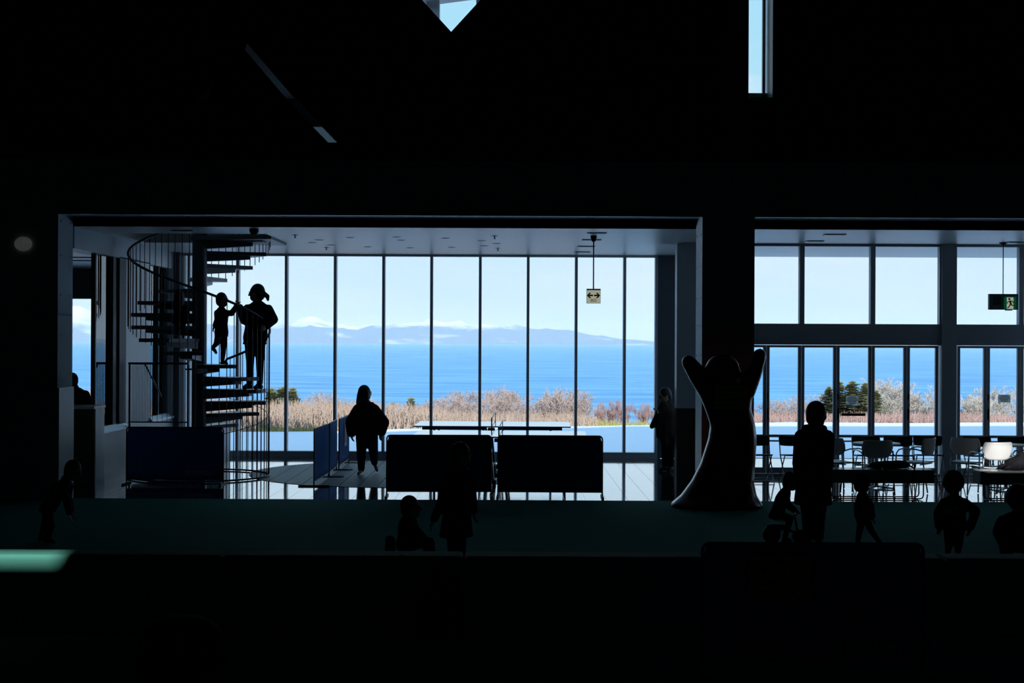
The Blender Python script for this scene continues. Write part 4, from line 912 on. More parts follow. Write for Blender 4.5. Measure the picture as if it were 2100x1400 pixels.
# ============================================================ TREES BETWEEN SNOW FIELD AND SEA
def prisms(segs, n=3):
    """segs: list of (p0, p1, r0, r1) -> open tapered prisms in one mesh buffer (numpy, quick)"""
    P0 = np.array([s[0] for s in segs], float); P1 = np.array([s[1] for s in segs], float)
    R0 = np.array([s[2] for s in segs]); R1 = np.array([s[3] for s in segs]); D = P1 - P0
    D /= np.maximum(np.linalg.norm(D, axis=1, keepdims=True), 1e-9)
    A = np.where(np.abs(D[:, 2:3]) < 0.9, np.array([[0, 0, 1.0]]), np.array([[1.0, 0, 0]])); U = np.cross(D, A); U /= np.linalg.norm(U, axis=1, keepdims=True); W = np.cross(D, U)
    v = []; 
    for k in range(n):
        c, s = math.cos(2 * math.pi * k / n), math.sin(2 * math.pi * k / n); o = U * c + W * s
        v.append(P0 + o * R0[:, None]); v.append(P1 + o * R1[:, None])
    V = np.stack(v, 1).reshape(-1, 3); m = len(segs); b = (np.arange(m) * 2 * n)[:, None]; F_ = []
    for k in range(n):
        k2 = (k + 1) % n; F_.append(np.concatenate([b + 2 * k, b + 2 * k2, b + 2 * k2 + 1, b + 2 * k + 1], 1))
    Fa = np.stack(F_, 1).reshape(-1, 4); return V, Fa
def np_mesh(name, V, Fa, m):
    me = bpy.data.meshes.new(name); k = Fa.shape[1]
    me.vertices.add(len(V)); me.vertices.foreach_set('co', V.ravel()); me.loops.add(Fa.size); me.loops.foreach_set('vertex_index', Fa.ravel().astype(np.int32))
    me.polygons.add(len(Fa)); me.polygons.foreach_set('loop_start', np.arange(0, Fa.size, k, dtype=np.int32)); me.update(calc_edges=True); me.materials.append(m); return me
def bare_tree(seed, levels=6, up=0.12, ang_=38, narrow=False):
    rd = random.Random(seed); segs = []
    def grow(p, d, L, r, lev):
        q = p + d * L; segs.append((tuple(p), tuple(q), r, r * 0.72))
        if lev == 0: return
        nc = 3 if rd.random() < 0.62 else 2
        for k in range(nc):
            ax = d.cross(Vector((rd.uniform(-1, 1), rd.uniform(-1, 1), rd.uniform(-1, 1)))).normalized()
            a = math.radians(rd.uniform(ang_ * 0.45, ang_ * 1.35)); nd = (Matrix.Rotation(a, 3, ax) @ d + Vector((0, 0, up))).normalized()
            grow(q if k < 2 else p + d * L * rd.uniform(0.5, 0.85), nd, L * rd.uniform(0.62, 0.84), max(0.0019, r * 0.64), lev - 1)
    grow(Vector((0, 0, -0.02)), Vector((0, 0, 1)), 0.27, 0.017, levels)
    top = max(s[1][2] for s in segs); segs = [(tuple(c / top for c in a), tuple(c / top for c in b), r0 / top, r1 / top) for a, b, r0, r1 in segs]
    return segs
def split_tree(segs, name, mt, mb):                          # trunk and crown are parts
    th = 0.0045 if name == 'birch' else 0.0075; tr = [s for s in segs if s[2] > th]; cr = [s for s in segs if s[2] <= th]
    return np_mesh('trunk', *prisms(tr, 4), mt), np_mesh('crown', *prisms(cr, 3), mb)
kinds = {'bare': [split_tree(bare_tree(s, 8), 'bare', M['bark'], M['bark']) for s in (3, 8, 21)],
         'pale': [split_tree(bare_tree(s, 8, 0.2, 34), 'pale', M['bark_pale'], M['bark_pale']) for s in (5, 14)],
         'birch': [split_tree(bare_tree(s, 7, 0.4, 24), 'birch', M['birch'], M['twig_red']) for s in (2, 9)]}
def conifer(seed, fat):
    rd = random.Random(seed); V = []; Fa = []
    for w in range(30):
        t = w / 29; z = 0.10 + 0.90 * t; R = fat * (1 - t) ** 0.65 * (0.85 + 0.3 * rd.random()) + 0.012
        for k in range(17):
            a = 2 * math.pi * k / 17 + rd.random(); rr = R * rd.uniform(0.75, 1.1); dr = rd.uniform(0.02, 0.06)
            for q in range(4):
                f0, f1 = q / 4, (q + 1.3) / 4; w_ = 0.05 * (1 - f0 * 0.5); o = len(V); jz = rd.uniform(-0.02, 0.02)
                for f_, s_ in ((f0, -1), (f0, 1), (f1, 0)):
                    V.append((rr * f_ * math.cos(a) - s_ * w_ * math.sin(a), rr * f_ * math.sin(a) + s_ * w_ * math.cos(a), z - dr * f_ + jz * f_ + (0.02 if s_ == 0 else 0)))
                Fa.append((o, o + 1, o + 2))
    tr = np_mesh('trunk', *prisms([((0, 0, -0.03), (0, 0, 0.97), 0.022, 0.004)], 5), M['bark'])
    return tr, np_mesh('crown', np.array(V), np.array(Fa), M['needle'])
kinds['conifer'] = [conifer(s, f) for s, f in ((1, 0.34), (6, 0.42))]
def pane_name(x):
    b = [488, 588, 688, 787, 885, 984, 1082, 1181, 1280, 1345]
    if x < 300: return 'through the window of the left wing'
    for k in range(len(b) - 1):
        if b[k] <= x < b[k + 1]: return 'behind the ' + ('second', 'third', 'fourth', 'fifth', 'sixth', 'seventh', 'eighth', 'ninth', 'last')[k] + ' tall pane from the left'
    c = [1502, 1573, 1645, 1717, 1789, 1861, 1928, 2025, 2100]
    for k in range(len(c) - 1):
        if c[k] <= x < c[k + 1]: return 'behind the ' + ('door leaf next to the red figure', 'second door leaf from the red figure', 'third door leaf from the red figure', 'fourth door leaf from the red figure', 'fifth door leaf from the red figure', 'door leaf left of the steel post', 'door leaf right of the steel post', 'rightmost door leaf')[k]
    return 'at the edge of the view'
words = {'bare': 'bare pinkish brown tree', 'pale': 'bare pale grey tree', 'birch': 'white-stemmed birch', 'conifer': 'olive green conifer'}
tn = 0; planted = []
def plant(kind, x, ytop, Y, wide=1.0):
    global tn
    t = px(x, ytop, Y); g = ground_z(t.x, Y) - 0.12; H = t.z - g; ms = kinds[kind][tn % len(kinds[kind])]; tn += 1
    r = thing({'bare': 'bare_tree', 'pale': 'bare_tree', 'birch': 'birch_tree', 'conifer': 'conifer_tree'}[kind], words[kind] + ' seen ' + pane_name(x), 'tree', (t.x, Y, g), random.uniform(0, 6.28), 'trees between the snow and the sea')
    r.scale = (H * wide, H * wide, H); planted.append((r, x))
    for nm, me in zip(('trunk', 'crown'), ms):
        o_ = bpy.data.objects.new(nm, me); C.objects.link(o_); o_.parent = r
for x, y, Y, w in ((612, 818, 80, .9), (640, 803, 84, 1.1), (660, 799, 86, 1.1), (690, 806, 82, 1), (705, 803, 88, 1.1), (728, 812, 80, .9), (872, 812, 78, 1), (888, 805, 80, 1.1), (905, 799, 85, 1.1), (930, 806, 80, 1.1), (958, 796, 90, 1), (984, 800, 85, 1.1), (1008, 803, 80, 1.1), (1038, 790, 95, 1),
                   (1060, 796, 90, 1), (1078, 787, 95, 1), (1104, 794, 85, 1.1), (1132, 790, 90, 1.1), (1162, 797, 85, 1), (1184, 792, 90, 1), (1203, 799, 84, .8), (1575, 812, 85, 1), (1612, 806, 85, 1), (1634, 814, 80, 1), (1668, 792, 85, 1.1), (1690, 798, 85, 1), (160, 782, 70, 1.2), (185, 788, 74, 1.2), (225, 792, 70, 1.2)): plant('bare', x, y, Y, w)
for x, y, Y, w in ((1818, 776, 82, 1), (1836, 770, 80, 1.0), (1866, 778, 84, 1.0), (1890, 786, 80, 1.0), (1908, 800, 82, 1), (1945, 812, 84, 1), (1985, 812, 84, 1), (2005, 806, 80, 1), (2036, 792, 80, 1.1), (2062, 790, 82, 1.1), (2092, 800, 84, 1)): plant('pale', x, y, Y, w)
for x, y, Y, w in ((1234, 824, 72, .8), (1246, 819, 73, .9), (1258, 817, 72, .9), (1270, 820, 74, .9), (1290, 826, 72, .7), (1316, 826, 72, .8), (1329, 824, 73, .9), (1343, 822, 74, .8)): plant('birch', x, y, Y, w)
for x, y, Y, w in ((556, 798, 74, 1.3), (580, 795, 75, 1.4), (600, 797, 73, 1.2), (805, 827, 75, 1), (843, 818, 80, 1.2), (1700, 794, 76, 1.1), (1722, 785, 75, 1.3), (1748, 783, 74, 1.4), (1774, 787, 75, 1.3), (1797, 802, 77, 1.1)): plant('conifer', x, y, Y, w)

byl = {}
for r_, x_ in planted: byl.setdefault(r_['label'], []).append((x_, r_))
for l_, q_ in byl.items():
    q_.sort(key=lambda z: z[0])
    if len(q_) > 1:
        for k_, (x_, r_) in enumerate(q_): r_['label'] = ('leftmost ' if k_ == 0 else 'rightmost ' if k_ == len(q_) - 1 else ('', 'second ', 'third ', 'fourth ', 'fifth ')[k_]) + l_

# brushwood thicket and grass along the edge of the snow (nobody could count it)
def thicket(name, label, x0, x1, topy, n, m, dep, rad, ymin=0.3):
    segs = []
    for _ in range(n):
        xp = random.uniform(x0, x1); Yn = 0
        e = edge(px(xp, 860, 46).x); Yn = e + ymin + dep * random.random() ** 1.2
        t = px(xp, np.interp(xp, [p[0] for p in topy], [p[1] for p in topy]) + random.gauss(0, 2.0), Yn); g = ground_z(t.x, Yn) - 0.12
        H = max(0.25, t.z - g) * random.uniform(0.55, 1.05); b = Vector((t.x, Yn, g)); lean = Vector((random.gauss(0, .13), random.gauss(0, .10), 1)); q = b + lean * H
        mid = b + lean * (H * 0.5) + Vector((random.gauss(0, .03), random.gauss(0, .03), 0))
        segs.append((b, mid, rad, rad * 0.8)); segs.append((mid, q, rad * 0.8, rad * 0.35))
        for k in range(3):
            f_ = random.uniform(0.3, 0.85); s_ = b.lerp(q, f_); segs.append((s_, s_ + Vector((random.gauss(0, .22), random.gauss(0, .15), random.uniform(.12, .45))) * H * 0.5, rad * 0.55, rad * 0.3))
    o_ = bpy.data.objects.new(name, np_mesh(name, *prisms([(tuple(a), tuple(b_), c, d) for a, b_, c, d in segs]), m)); C.objects.link(o_); tag(o_, label, 'brushwood'); o_['kind'] = 'stuff'
thicket('brushwood', 'dense tan brushwood along the far edge of the snow', 100, 900, [(100, 800), (250, 806), (540, 824), (700, 825), (860, 830), (900, 838)], 6500, M['twig'], 15, 0.016)
thicket('brushwood', 'thin brown brushwood below the big bare trees', 870, 1225, [(870, 836), (1000, 846), (1190, 846), (1225, 856)], 2600, M['twig'], 18, 0.013)
thicket('brushwood', 'low pale reeds below the birches', 1205, 1400, [(1200, 860), (1345, 864), (1400, 864)], 900, M['grass'], 8, 0.012)
thicket('brushwood', 'reddish brushwood behind the snow seen through the folding doors', 1540, 2110, [(1540, 846), (1700, 848), (1900, 844), (2110, 850)], 3600, M['twig_red'], 12, 0.013)
thicket('grass', 'yellow green grass tufts at the left edge of the snow', 530, 700, [(530, 874), (700, 878)], 900, M['grass'], 1.6, 0.012, ymin=0.05)

# ============================================================ PEOPLE
UP = Vector((0, 0, 1))
def hand(mb, wrist, d, s, palm_n, side):
    d = d.normalized(); n_ = (palm_n - d * palm_n.dot(d)).normalized(); l_ = d.cross(n_) * side
    kn = []
    for k in range(4):
        off = (k - 1.5) * 0.017 * s; q = wrist + d * (0.085 - 0.006 * abs(k - 1.2)) * s + l_ * off; kn.append(q)
        mb.chain([(wrist + l_ * off * 0.6, 0.018 * s), (q, 0.0125 * s)], 8)
    for k, q in enumerate(kn):
        L_ = (0.030, 0.036, 0.034, 0.026)[k] * s; dd = d.copy(); pr = [(q, 0.0105 * s)]; p_ = q
        for j, c in enumerate((0.25, 0.45, 0.5)):
            dd = (dd * math.cos(c) + n_ * math.sin(c)).normalized(); nn = n_ - dd * n_.dot(dd)
            p_ = p_ + dd * L_ * (1, 0.75, 0.6)[j]; pr.append((p_, (0.0095, 0.0088, 0.0078)[j] * s))
        mb.chain(pr, 8)
    b = wrist + d * 0.02 * s - l_ * 0.022 * s; t1 = b + (d * 0.6 - l_ * 0.75 + n_ * 0.3).normalized() * 0.04 * s; t2 = t1 + (d * 0.9 - l_ * 0.25 + n_ * 0.35).normalized() * 0.03 * s
    mb.chain([(b, 0.014 * s), (t1, 0.0115 * s), (t2, 0.009 * s)], 8)
def person(label, Y, J, s, base, face, lat=None, hair='short', top='dark_cloth', bottom='denim', hs=None, puff=0.022, hem=1.08, shoes=True, extra=None, skirt=None, sw=0.19, raised=(), lw=1.0):
    """J holds joints as pixels (x, y[, depth offset]); l / r are the figure's sides as seen left / right in the picture"""
    P = {}
    for k, v in J.items(): P[k] = px(v[0], v[1], Y + (v[2] if len(v) > 2 else 0.0))
    hs = (hs or s) * 1.12; face = Vector((face[0], face[1], face[2] if len(face) > 2 else 0)).normalized(); fl = Vector((face.x, face.y, 0)).normalized()
    lat = Vector((lat[0], lat[1], 0)).normalized() if lat else (lambda q: q if q.x >= 0 else -q)(fl.cross(UP))
    for k in ('l', 'r'):
        if 'a' + k in P and k not in raised:
            P['a' + k].z = base + 0.075 * s; P['t' + k].z = base + 0.03 * s
    root = thing('person', label, 'person', (P['pelvis'].x, P['pelvis'].y, base))
    H, N, Pv = P['head'], P['neck'], P['pelvis']; spine = N - Pv
    S = {'l': N - lat * sw * 0.90 * s - UP * 0.075 * s, 'r': N + lat * sw * 0.90 * s - UP * 0.075 * s}
    Hp = {'l': Pv - lat * 0.085 * s, 'r': Pv + lat * 0.085 * s}
    hl = fl.cross(UP); body = MB()
    hu = (UP - face * UP.dot(face)).normalized() if abs(face.z) < 0.9 else UP
    body.eball(H, (hl * 0.076 * hs, face * 0.095 * hs, hu * 0.112 * hs)).eball(H - hu * 0.055 * hs + face * 0.022 * hs, (hl * 0.058 * hs, face * 0.068 * hs, hu * 0.062 * hs))
    body.chain([(H + face * 0.088 * hs + hu * 0.012 * hs, 0.010 * hs), (H + face * 0.108 * hs - hu * 0.022 * hs, 0.014 * hs)], 8)          # nose
    body.chain([(H + face * 0.082 * hs - hu * 0.062 * hs - hl * 0.02 * hs, 0.009 * hs), (H + face * 0.082 * hs - hu * 0.062 * hs + hl * 0.02 * hs, 0.009 * hs)], 8)   # lips
    for q in (-1, 1): body.eball(H + hl * q * 0.078 * hs - hu * 0.01 * hs, (hl * 0.012 * hs, face * 0.02 * hs, hu * 0.032 * hs), 8, 6)
    body.chain([(H - hu * 0.07 * hs - face * 0.015 * hs, 0.052 * hs), (N, 0.058 * s)])
    def tors(c, a0=-0.1, a1=1.1):
        rows = [(-0.03, 0.055, 0.055), (0.04, sw * 0.55, 0.075), (0.11, sw * 0.92, 0.09), (0.28, sw * 0.90, 0.112), (0.62, 0.142, 0.10), (0.92, 0.165, 0.118), (1.06, 0.15, 0.105)]
        return [(N - spine * t, (rx + c) * s, (ry_ + c) * s, lat) for t, rx, ry_ in rows if a0 <= t <= a1]
    body.loft(tors(0.0)); sleeves = MB(); legs = MB(); shoe_parts = []
    for k, q in (('l', -1), ('r', 1)):
        if 'e' + k in P:
            body.chain([(S[k], 0.052 * s), (P['e' + k], 0.038 * s), (P['w' + k], 0.027 * s)])
            hand(body, P['w' + k], P['w' + k] - P['e' + k], s, (Pv - P['w' + k]) * 0.3 + fl * 0.3 + Vector((0.01, 0.02, 0)), q)
            wl_ = P['e' + k].lerp(P['w' + k], 0.94); sleeves.chain([(S[k] - UP * puff * 0.6 * s, (0.050 + puff * 0.75) * s), (P['e' + k], (0.044 + puff) * s), (wl_, (0.034 + puff * 0.8) * s)])
        if 'k' + k in P:
            body.chain([(Hp[k], 0.088 * s), (P['k' + k], 0.056 * s), (P['a' + k], 0.036 * s), (P['t' + k], 0.028 * s)])
            legs.chain([(Hp[k] + UP * 0.04 * s, 0.098 * s * lw), (P['k' + k], 0.068 * s * lw), (P['a' + k] + (P['k' + k] - P['a' + k]).normalized() * 0.03 * s, 0.050 * s * lw)])
            if shoes:
                dr = (P['t' + k] - P['a' + k]); heel = P['a' + k] - Vector((dr.x, dr.y, 0)) * 0.22 - UP * 0.03 * s
                shoe_parts.append((k, [(heel, 0.040 * s), (P['a' + k].lerp(P['t' + k], 0.5), 0.044 * s), (P['t' + k], 0.036 * s)]))
    vx = max(0.0085, 0.0105 * s)
    blob(body, 'body', M['skin'], root, vx, 3)
    jk = MB(); jk.loft(tors(puff) + [(N - spine * hem, 0.168 * s + puff * s, 0.125 * s + puff * s, lat)]); jk.v += []; 
    o0 = len(jk.v); jk.add(sleeves.v, sleeves.f); jk.chain([(N - UP * 0.01 * s, 0.075 * s), (N + UP * 0.03 * s, 0.066 * s)])
    blob(jk, 'jacket', M[top], root, 0.016 * max(s, 0.7), 4)
    if legs.v:
        legs.loft([(Pv + UP * 0.08 * s, 0.150 * s, 0.11 * s, lat), (Pv, 0.175 * s, 0.128 * s, lat), (Pv - UP * 0.06 * s, 0.165 * s, 0.12 * s, lat)])
        blob(legs, 'trousers', M[bottom], root, 0.016 * max(s, 0.7), 3)
    if skirt is not None:
        z0 = N - spine * 0.6; blob(MB().loft([(z0, 0.16 * s, 0.12 * s, lat), (z0.lerp(Vector((Pv.x, Pv.y, skirt)), 0.5), 0.21 * s, 0.17 * s, lat), (Vector((Pv.x, Pv.y, skirt)), 0.25 * s, 0.20 * s, lat)]), 'skirt', M[top], root, 0.016 * max(s, 0.7), 3)
    for k, ch in shoe_parts: blob(MB().chain(ch), 'shoe', M['rubber'], root, 0.010, 3)
    for q in (-1, 1): 
        MB().ball(H + face * 0.084 * hs + hl * q * 0.030 * hs + hu * 0.012 * hs - root.location, 0.012 * hs, 8, 6).build('eye', M['darkletter'], root, smooth=True)
    hb = MB(); bk = H - face * 0.02 * hs + hu * 0.022 * hs
    hb.eball(bk, (hl * 0.090 * hs, face * 0.100 * hs, hu * 0.108 * hs))
    hb.eball(H - face * 0.05 * hs - hu * 0.02 * hs, (hl * 0.080 * hs, face * 0.062 * hs, hu * 0.085 * hs))
    if hair == 'long':
        hb.chain([(H - face * 0.06 * hs - hu * 0.02 * hs, 0.078 * hs), (H - face * 0.075 * hs - hu * 0.14 * hs, 0.080 * hs), (H - face * 0.09 * hs - hu * 0.27 * hs, 0.055 * hs)])
        for q in (-1, 1): hb.chain([(H + hl * q * 0.07 * hs - face * 0.02 * hs, 0.032 * hs), (H + hl * q * 0.085 * hs - face * 0.03 * hs - hu * 0.2 * hs, 0.03 * hs)])
    if hair == 'tail': hb.chain([(H - face * 0.09 * hs, 0.035 * hs), (H - face * 0.15 * hs - hu * 0.05 * hs, 0.032 * hs), (H - face * 0.155 * hs - hu * 0.10 * hs, 0.018 * hs)])
    if hair == 'puffy': hb.eball(bk, (hl * 0.118 * hs, face * 0.118 * hs, hu * 0.12 * hs))
    # keep the face free of hair
    fz = H + face * 0.045 * hs - hu * 0.035 * hs
    blob(hb, 'hair', M['hair'], root, 0.011, 3)
    if hair == 'cap':
        blob(MB().eball(bk + hu * 0.02 * hs, (hl * 0.098 * hs, face * 0.108 * hs, hu * 0.098 * hs)).eball(H + face * 0.115 * hs + hu * 0.045 * hs, (hl * 0.075 * hs, face * 0.085 * hs, hu * 0.014 * hs)), 'cap', M['grey_cloth'], root, 0.010, 2)
    if extra: extra(root, P, S, lat, fl, H, N, Pv)
    return root
FY = lambda x, y: on_z(x, y).y
def glasses(root, P, S, lat, fl, H, N, Pv):
    hl = fl.cross(UP); o_ = root.location; m_ = MB()
    for q in (-1, 1):
        c = H + fl * 0.105 + hl * q * 0.032 + UP * 0.01 - o_
        m_.tube([c + hl * 0.024 * math.cos(a) + UP * 0.02 * math.sin(a) for a in np.linspace(0, 2 * math.pi, 14, endpoint=False)], 0.002, 4, closed=True)
        m_.tube([c + hl * q * 0.024, c + hl * q * 0.045 - fl * 0.10], 0.002, 4)
    m_.build('glasses', M['black'], root)
# --- on the stairs
person('adult in dark jacket and glasses leaning on the spiral stair rail', 24.15, dict(head=(526, 601), neck=(529, 621), pelvis=(523, 697), el=(501, 656, -0.05), wl=(492, 629, -0.28), er=(561, 655, 0.05), wr=(545, 670, -0.2),
       kl=(513, 742, -0.05), al=(511, 788), tl=(501, 797, -0.05), kr=(533, 742, 0.05), ar=(533, 788), tr=(524, 797, 0.02)), 1.0, 7 * RISE, (-1, 0.15, -0.05), lat=(0.95, 0.3), hair='tail', hs=1.08, puff=0.035, hem=1.12, extra=glasses)
person('small child climbing the spiral stair with a hand on the rail', 23.45, dict(head=(456, 615), neck=(454, 633), pelvis=(454, 686), el=(471, 645, -0.08), wl=(440, 668, 0.05), er=(475, 642, -0.03), wr=(486, 626, -0.12),
       kr=(458, 718), ar=(456, 745), tr=(465, 751), kl=(444, 704, 0.05), al=(437, 712, 0.12), tl=(443, 723, 0.12)) | dict(el=(446, 655, 0.08)), 0.68, 9 * RISE, (0.85, -0.4), lat=(0.4, 0.9), hs=0.86, raised=('l',), puff=0.03)
person('little girl with long hair standing on the left side of the spiral stair', 23.62, dict(head=(367, 605), neck=(367, 620), pelvis=(369, 656), el=(348, 627, -0.03), wl=(330, 624, -0.06), er=(385, 637), wr=(386, 652),
       kl=(364, 676), al=(363, 693), tl=(361, 697, -0.07), kr=(376, 676), ar=(376, 693), tr=(376, 697, -0.07)), 0.52, 11 * RISE, (-0.3, 1), hair='long', hs=0.72, skirt=px(369, 664, 23.62).z, puff=0.02)
# --- walking woman, person with the coat, person at the counter
wy = FY(748, 973)
person('woman with long hair walking barefoot past the blue fence panels', wy, dict(head=(749, 806), neck=(751, 826), pelvis=(752, 889), el=(720, 866), wl=(721, 888, 0.0), er=(786, 866), wr=(782, 886),
       kl=(741, 928), al=(741, 963), tl=(735, 972, -0.12), kr=(766, 926), ar=(768, 950, 0.18), tr=(773, 964, 0.16)), 0.93, 0.0, (0.75, 0.65), lat=(1, -0.15), hair='long', hs=0.98, puff=0.07, hem=1.02, sw=0.165, shoes=False, raised=('r',), lw=1.28)
def coat(root, P, S, lat, fl, H, N, Pv):
    a = px(1356, 825, Y5 - 0.12); m_ = MB()
    m_.chain([(px(1360, 828, Y5 - 0.1), 0.06), (px(1349, 850, Y5 - 0.12), 0.055), (px(1337, 874, Y5 - 0.12), 0.045)]).chain([(px(1362, 830, Y5 - 0.1), 0.07), (px(1353, 865, Y5 - 0.12), 0.07), (px(1352, 893, Y5 - 0.12), 0.06)]).chain([(px(1366, 840, Y5 - 0.1), 0.06), (px(1362, 880, Y5 - 0.12), 0.08), (px(1362, 905, Y5 - 0.12), 0.07)])
    blob(m_, 'draped_coat', M['brown_cloth'], root, 0.014, 3)
Y5 = 25.75
person('person with a heavy coat over the arm beside the grey wall', Y5, dict(head=(1363, 811), neck=(1370, 828), pelvis=(1371, 890), el=(1358, 856, -0.08), wl=(1350, 845, -0.2), er=(1384, 858), wr=(1381, 885),
       kl=(1364, 925), al=(1363, 955), tl=(1356, 962, -0.05), kr=(1376, 925), ar=(1376, 955), tr=(1371, 962, -0.05)), 1.0, 0.0, (-0.9, -0.3, -0.35), lat=(0.6, 0.8), hair='short', top='brown_cloth', bottom='dark_cloth', puff=0.03, extra=coat)
person('person in a dark jacket seated behind the reception counter', 23.5, dict(head=(149, 781), neck=(153, 797), pelvis=(160, 870), el=(176, 832, 0.1), wl=(160, 850, 0.15), er=(180, 835), wr=(168, 842, -0.12), kl=(150, 876, 0.25), al=(150, 930, 0.25), tl=(150, 940, 0.4), kr=(166, 876, 0.25), ar=(166, 930, 0.25), tr=(166, 940, 0.4)) | dict(el=(140, 835, 0.05), wl=(145, 850, 0.1)), 0.95, 0.30, (0.2, 1), lat=(1, 0.1), puff=0.045, hem=1.0)
# --- on the carpet
Y6 = 16.35
def hood(root, P, S, lat, fl, H, N, Pv):
    blob(MB().chain([(N - lat * 0.09 - UP * 0.015, 0.055), (N - fl * 0.07 - UP * 0.02, 0.075), (N + lat * 0.09 - UP * 0.015, 0.055)]), 'hood', M['dark_cloth'], root, 0.014, 3)
person('standing person in a long dark coat, tallest on the green carpet', Y6, dict(head=(1675, 851), neck=(1670, 877), pelvis=(1668, 994), el=(1642, 950), wl=(1645, 1000, -0.05), er=(1692, 950), wr=(1691, 1003, -0.05),
       kl=(1658, 1056), al=(1657, 1112), tl=(1658, 1121, 0.18), kr=(1679, 1056), ar=(1679, 1112), tr=(1682, 1121, 0.18)), 0.95, 0.0, (0.55, 0.85), lat=(1, -0.25), hs=1.12, top='dark_cloth', bottom='dark_cloth', hem=1.35, lw=1.2, puff=0.055, sw=0.16, extra=hood)
Y7 = 16.6
t7 = thing('tricycle', 'small dark ride-on tricycle under the crouching child', 'tricycle', (px(1600, 1100, Y7).x, Y7, 0))
for p_, rr in ((1582, 0.10), (1640, 0.08)): 
    c = px(p_, 1080, Y7); MB().tube([(c.x - t7.location.x, -0.03, rr), (c.x - t7.location.x, 0.03, rr)], rr, 18).build('wheel', M['rubber'], t7)
MB().tube([(-0.10, 0, 0.12), (0.05, 0, 0.17), (0.22, 0, 0.10)], 0.018, 8).tube([(0.2, 0, 0.1), (0.16, 0, 0.34)], 0.014, 8).tube([(0.16, -0.12, 0.34), (0.16, 0.12, 0.34)], 0.012, 8).build('frame', M['black'], t7)
MB().eball((-0.04, 0, 0.19), ((0.12, 0, 0), (0, 0.08, 0), (0, 0, 0.03))).build('saddle', M['rubber'], t7, smooth=True)
person('child crouching on a tricycle half behind the person in the long coat', Y7, dict(head=(1622, 987), neck=(1611, 1004), pelvis=(1591, 1058), el=(1614, 1034, -0.12), wl=(1630, 1046, -0.12), er=(1614, 1034, 0.12), wr=(1630, 1046, 0.12),
       kl=(1620, 1062, -0.1), al=(1607, 1092, -0.14), tl=(1618, 1100, -0.14), kr=(1622, 1062, 0.1), ar=(1610, 1092, 0.14), tr=(1621, 1100, 0.14)), 0.55, 0.0, (1, 0.1, -0.15), lat=(0.1, 1), hs=0.78, top='grey_cloth', puff=0.04)
Y8 = 16.2
person('toddler in a peaked cap striding on the green carpet', Y8, dict(head=(1768, 992), neck=(1769, 1010), pelvis=(1771, 1062), el=(1758, 1036, -0.05), wl=(1757, 1060, -0.05), er=(1786, 1036, 0.05), wr=(1790, 1060, 0.0),
       kl=(1762, 1092), al=(1758, 1116), tl=(1764, 1123, 0.02), kr=(1787, 1088), ar=(1808, 1110, 0.0), tr=(1819, 1120, 0.0)), 0.52, 0.0, (1, 0.2), lat=(0.5, 0.85), hair='cap', hs=0.76, top='grey_cloth', bottom='dark_cloth', puff=0.03)
Y9 = 15.55
def jersey(root, P, S, lat, fl, H, N, Pv):
    c = px(1950, 1048, Y9 - 0.125); t = text_obj('RCI', 0.105, M['letter'], root, c - root.location, bold=0.003)
    me_ = t.data
person('child with bushy hair in a jersey with pale letters, right of the bench', Y9, dict(head=(1953, 990), neck=(1957, 1018), pelvis=(1957, 1082), el=(1925, 1052), wl=(1925, 1080, 0.05), er=(2000, 1048), wr=(1990, 1082),
       kl=(1946, 1115), al=(1944, 1143), tl=(1942, 1149, 0.1), kr=(1966, 1115), ar=(1964, 1143), tr=(1966, 1149, 0.1)), 0.66, 0.0, (-0.25, 0.95), lat=(1, 0.12), hair='puffy', hs=0.9, top='dark_cloth', bottom='dark_cloth', puff=0.04, extra=jersey)
Y10 = 15.3
person('large dark figure cut by the right edge of the picture', Y10, dict(head=(2086, 1022), neck=(2088, 1052), pelvis=(2086, 1120), el=(2052, 1090, -0.05), wl=(2064, 1120, -0.15), er=(2122, 1090, -0.05), wr=(2110, 1120, -0.15),
       kl=(2062, 1128, -0.3), al=(2060, 1160, -0.2), tl=(2055, 1166, -0.35), kr=(2110, 1128, -0.3), ar=(2112, 1160, -0.2), tr=(2116, 1166, -0.35)), 0.9, 0.0, (-0.2, 1), lat=(1, 0.1), hair='puffy', hs=1.0, puff=0.05)
Y11 = 16.4
person('child bending forward on the carpet before the left pier', Y11, dict(head=(151, 965), neck=(133, 985), pelvis=(99, 1042), el=(136, 1022, -0.1), wl=(142, 1052, -0.08), er=(138, 1018, 0.12), wr=(146, 1046, 0.12),
       kl=(104, 1078, -0.07), al=(98, 1108, -0.07), tl=(110, 1116, -0.07), kr=(92, 1078, 0.08), ar=(84, 1108, 0.08), tr=(96, 1116, 0.08)), 0.66, 0.0, (0.95, -0.2, -0.3), lat=(0.15, 1), hs=0.84, top='grey_cloth', puff=0.03)
Y12 = 13.6
t12 = thing('ride_on_car', 'small dark ride-on toy car under the seated child', 'toy car', (px(838, 1150, Y12).x, Y12, 0))
blob(MB().loft([((0, 0, 0.10), 0.26, 0.13, (1, 0, 0)), ((0, 0, 0.18), 0.28, 0.14, (1, 0, 0)), ((0, 0, 0.26), 0.22, 0.12, (1, 0, 0)), ((0, 0, 0.29), 0.15, 0.09, (1, 0, 0))]).chain([((-0.17, 0, 0.26), 0.05), ((-0.17, 0, 0.42), 0.05)]), 'body', M['fascia'], t12, 0.014, world=False)
for sx in (-0.18, 0.18):
    for sy in (-0.13, 0.13): MB().tube([(sx, sy - 0.025, 0.09), (sx, sy + 0.025, 0.09)], 0.09, 18).build('wheel', M['rubber'], t12)
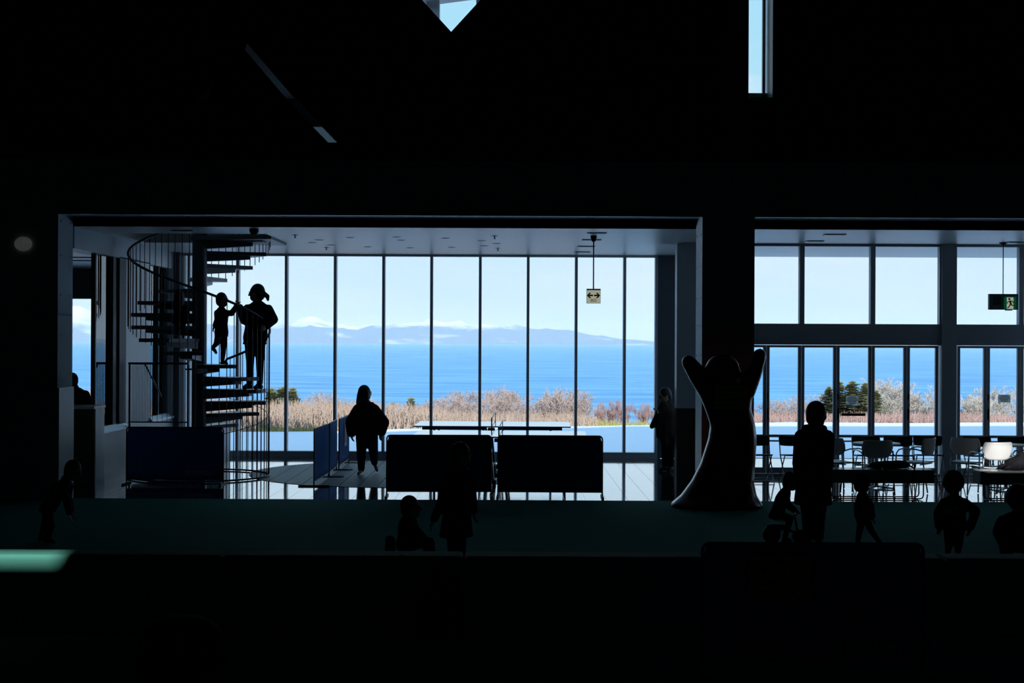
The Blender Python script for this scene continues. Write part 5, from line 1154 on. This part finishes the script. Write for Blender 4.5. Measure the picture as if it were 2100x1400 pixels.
MB().tube([(0.16, 0, 0.28), (0.12, 0, 0.42)], 0.014, 8).tube([(0.12 + 0.08 * 0, 0.09 * math.cos(a), 0.42 + 0.06 * math.sin(a)) for a in np.linspace(0, 2 * math.pi, 14, endpoint=False)], 0.012, 6, closed=True).build('steering_wheel', M['rubber'], t12)
person('child sitting on a ride-on car behind the padded barrier', Y12, dict(head=(843, 1040), neck=(838, 1060), pelvis=(832, 1120), el=(852, 1090, -0.12), wl=(868, 1104, -0.08), er=(854, 1090, 0.12), wr=(870, 1104, 0.08),
       kl=(880, 1110, -0.12), al=(888, 1160, -0.16), tl=(902, 1170, -0.16), kr=(882, 1110, 0.12), ar=(890, 1160, 0.16), tr=(904, 1170, 0.16)), 0.62, 0.0, (1, 0.0), lat=(0.05, 1), hs=0.78, top='grey_cloth', puff=0.035)
Y13 = 15.0
person('child standing in a dark dress before the left fence panel', Y13, dict(head=(947, 931), neck=(940, 956), pelvis=(936, 1046), el=(906, 1030, -0.06), wl=(889, 1066, -0.08), er=(966, 1000, -0.1), wr=(972, 1050, -0.1),
       kl=(926, 1105), al=(926, 1148), tl=(932, 1156, 0.05), kr=(947, 1105), ar=(947, 1148), tr=(955, 1156, 0.05)), 0.74, 0.0, (0.95, 0.1), lat=(0.75, 0.6), hs=0.88, top='dark_cloth', bottom='dark_cloth', skirt=px(936, 1100, Y13).z, puff=0.03)

# ------------------------------------------------------------ sea haze: real scattering air over the bay
def haze():
    m = bpy.data.materials.new('sea_haze'); m.use_nodes = True; nt = m.node_tree; nt.nodes.clear()
    o = nt.nodes.new('ShaderNodeOutputMaterial'); s = nt.nodes.new('ShaderNodeVolumeScatter')
    s.inputs['Color'].default_value = (0.72, 0.90, 1.0, 1); s.inputs["Density"].default_value = 3.0e-5; s.inputs['Anisotropy'].default_value = 0.0
    nt.links.new(s.outputs[0], o.inputs['Volume'])
    h = MB().box(-34000, 34000, 600, 40000, SEA + 1, 420).build('sea_haze', m); h['kind'] = 'stuff'
    tag(h, 'thin bluish haze over the bay', 'haze')
haze()
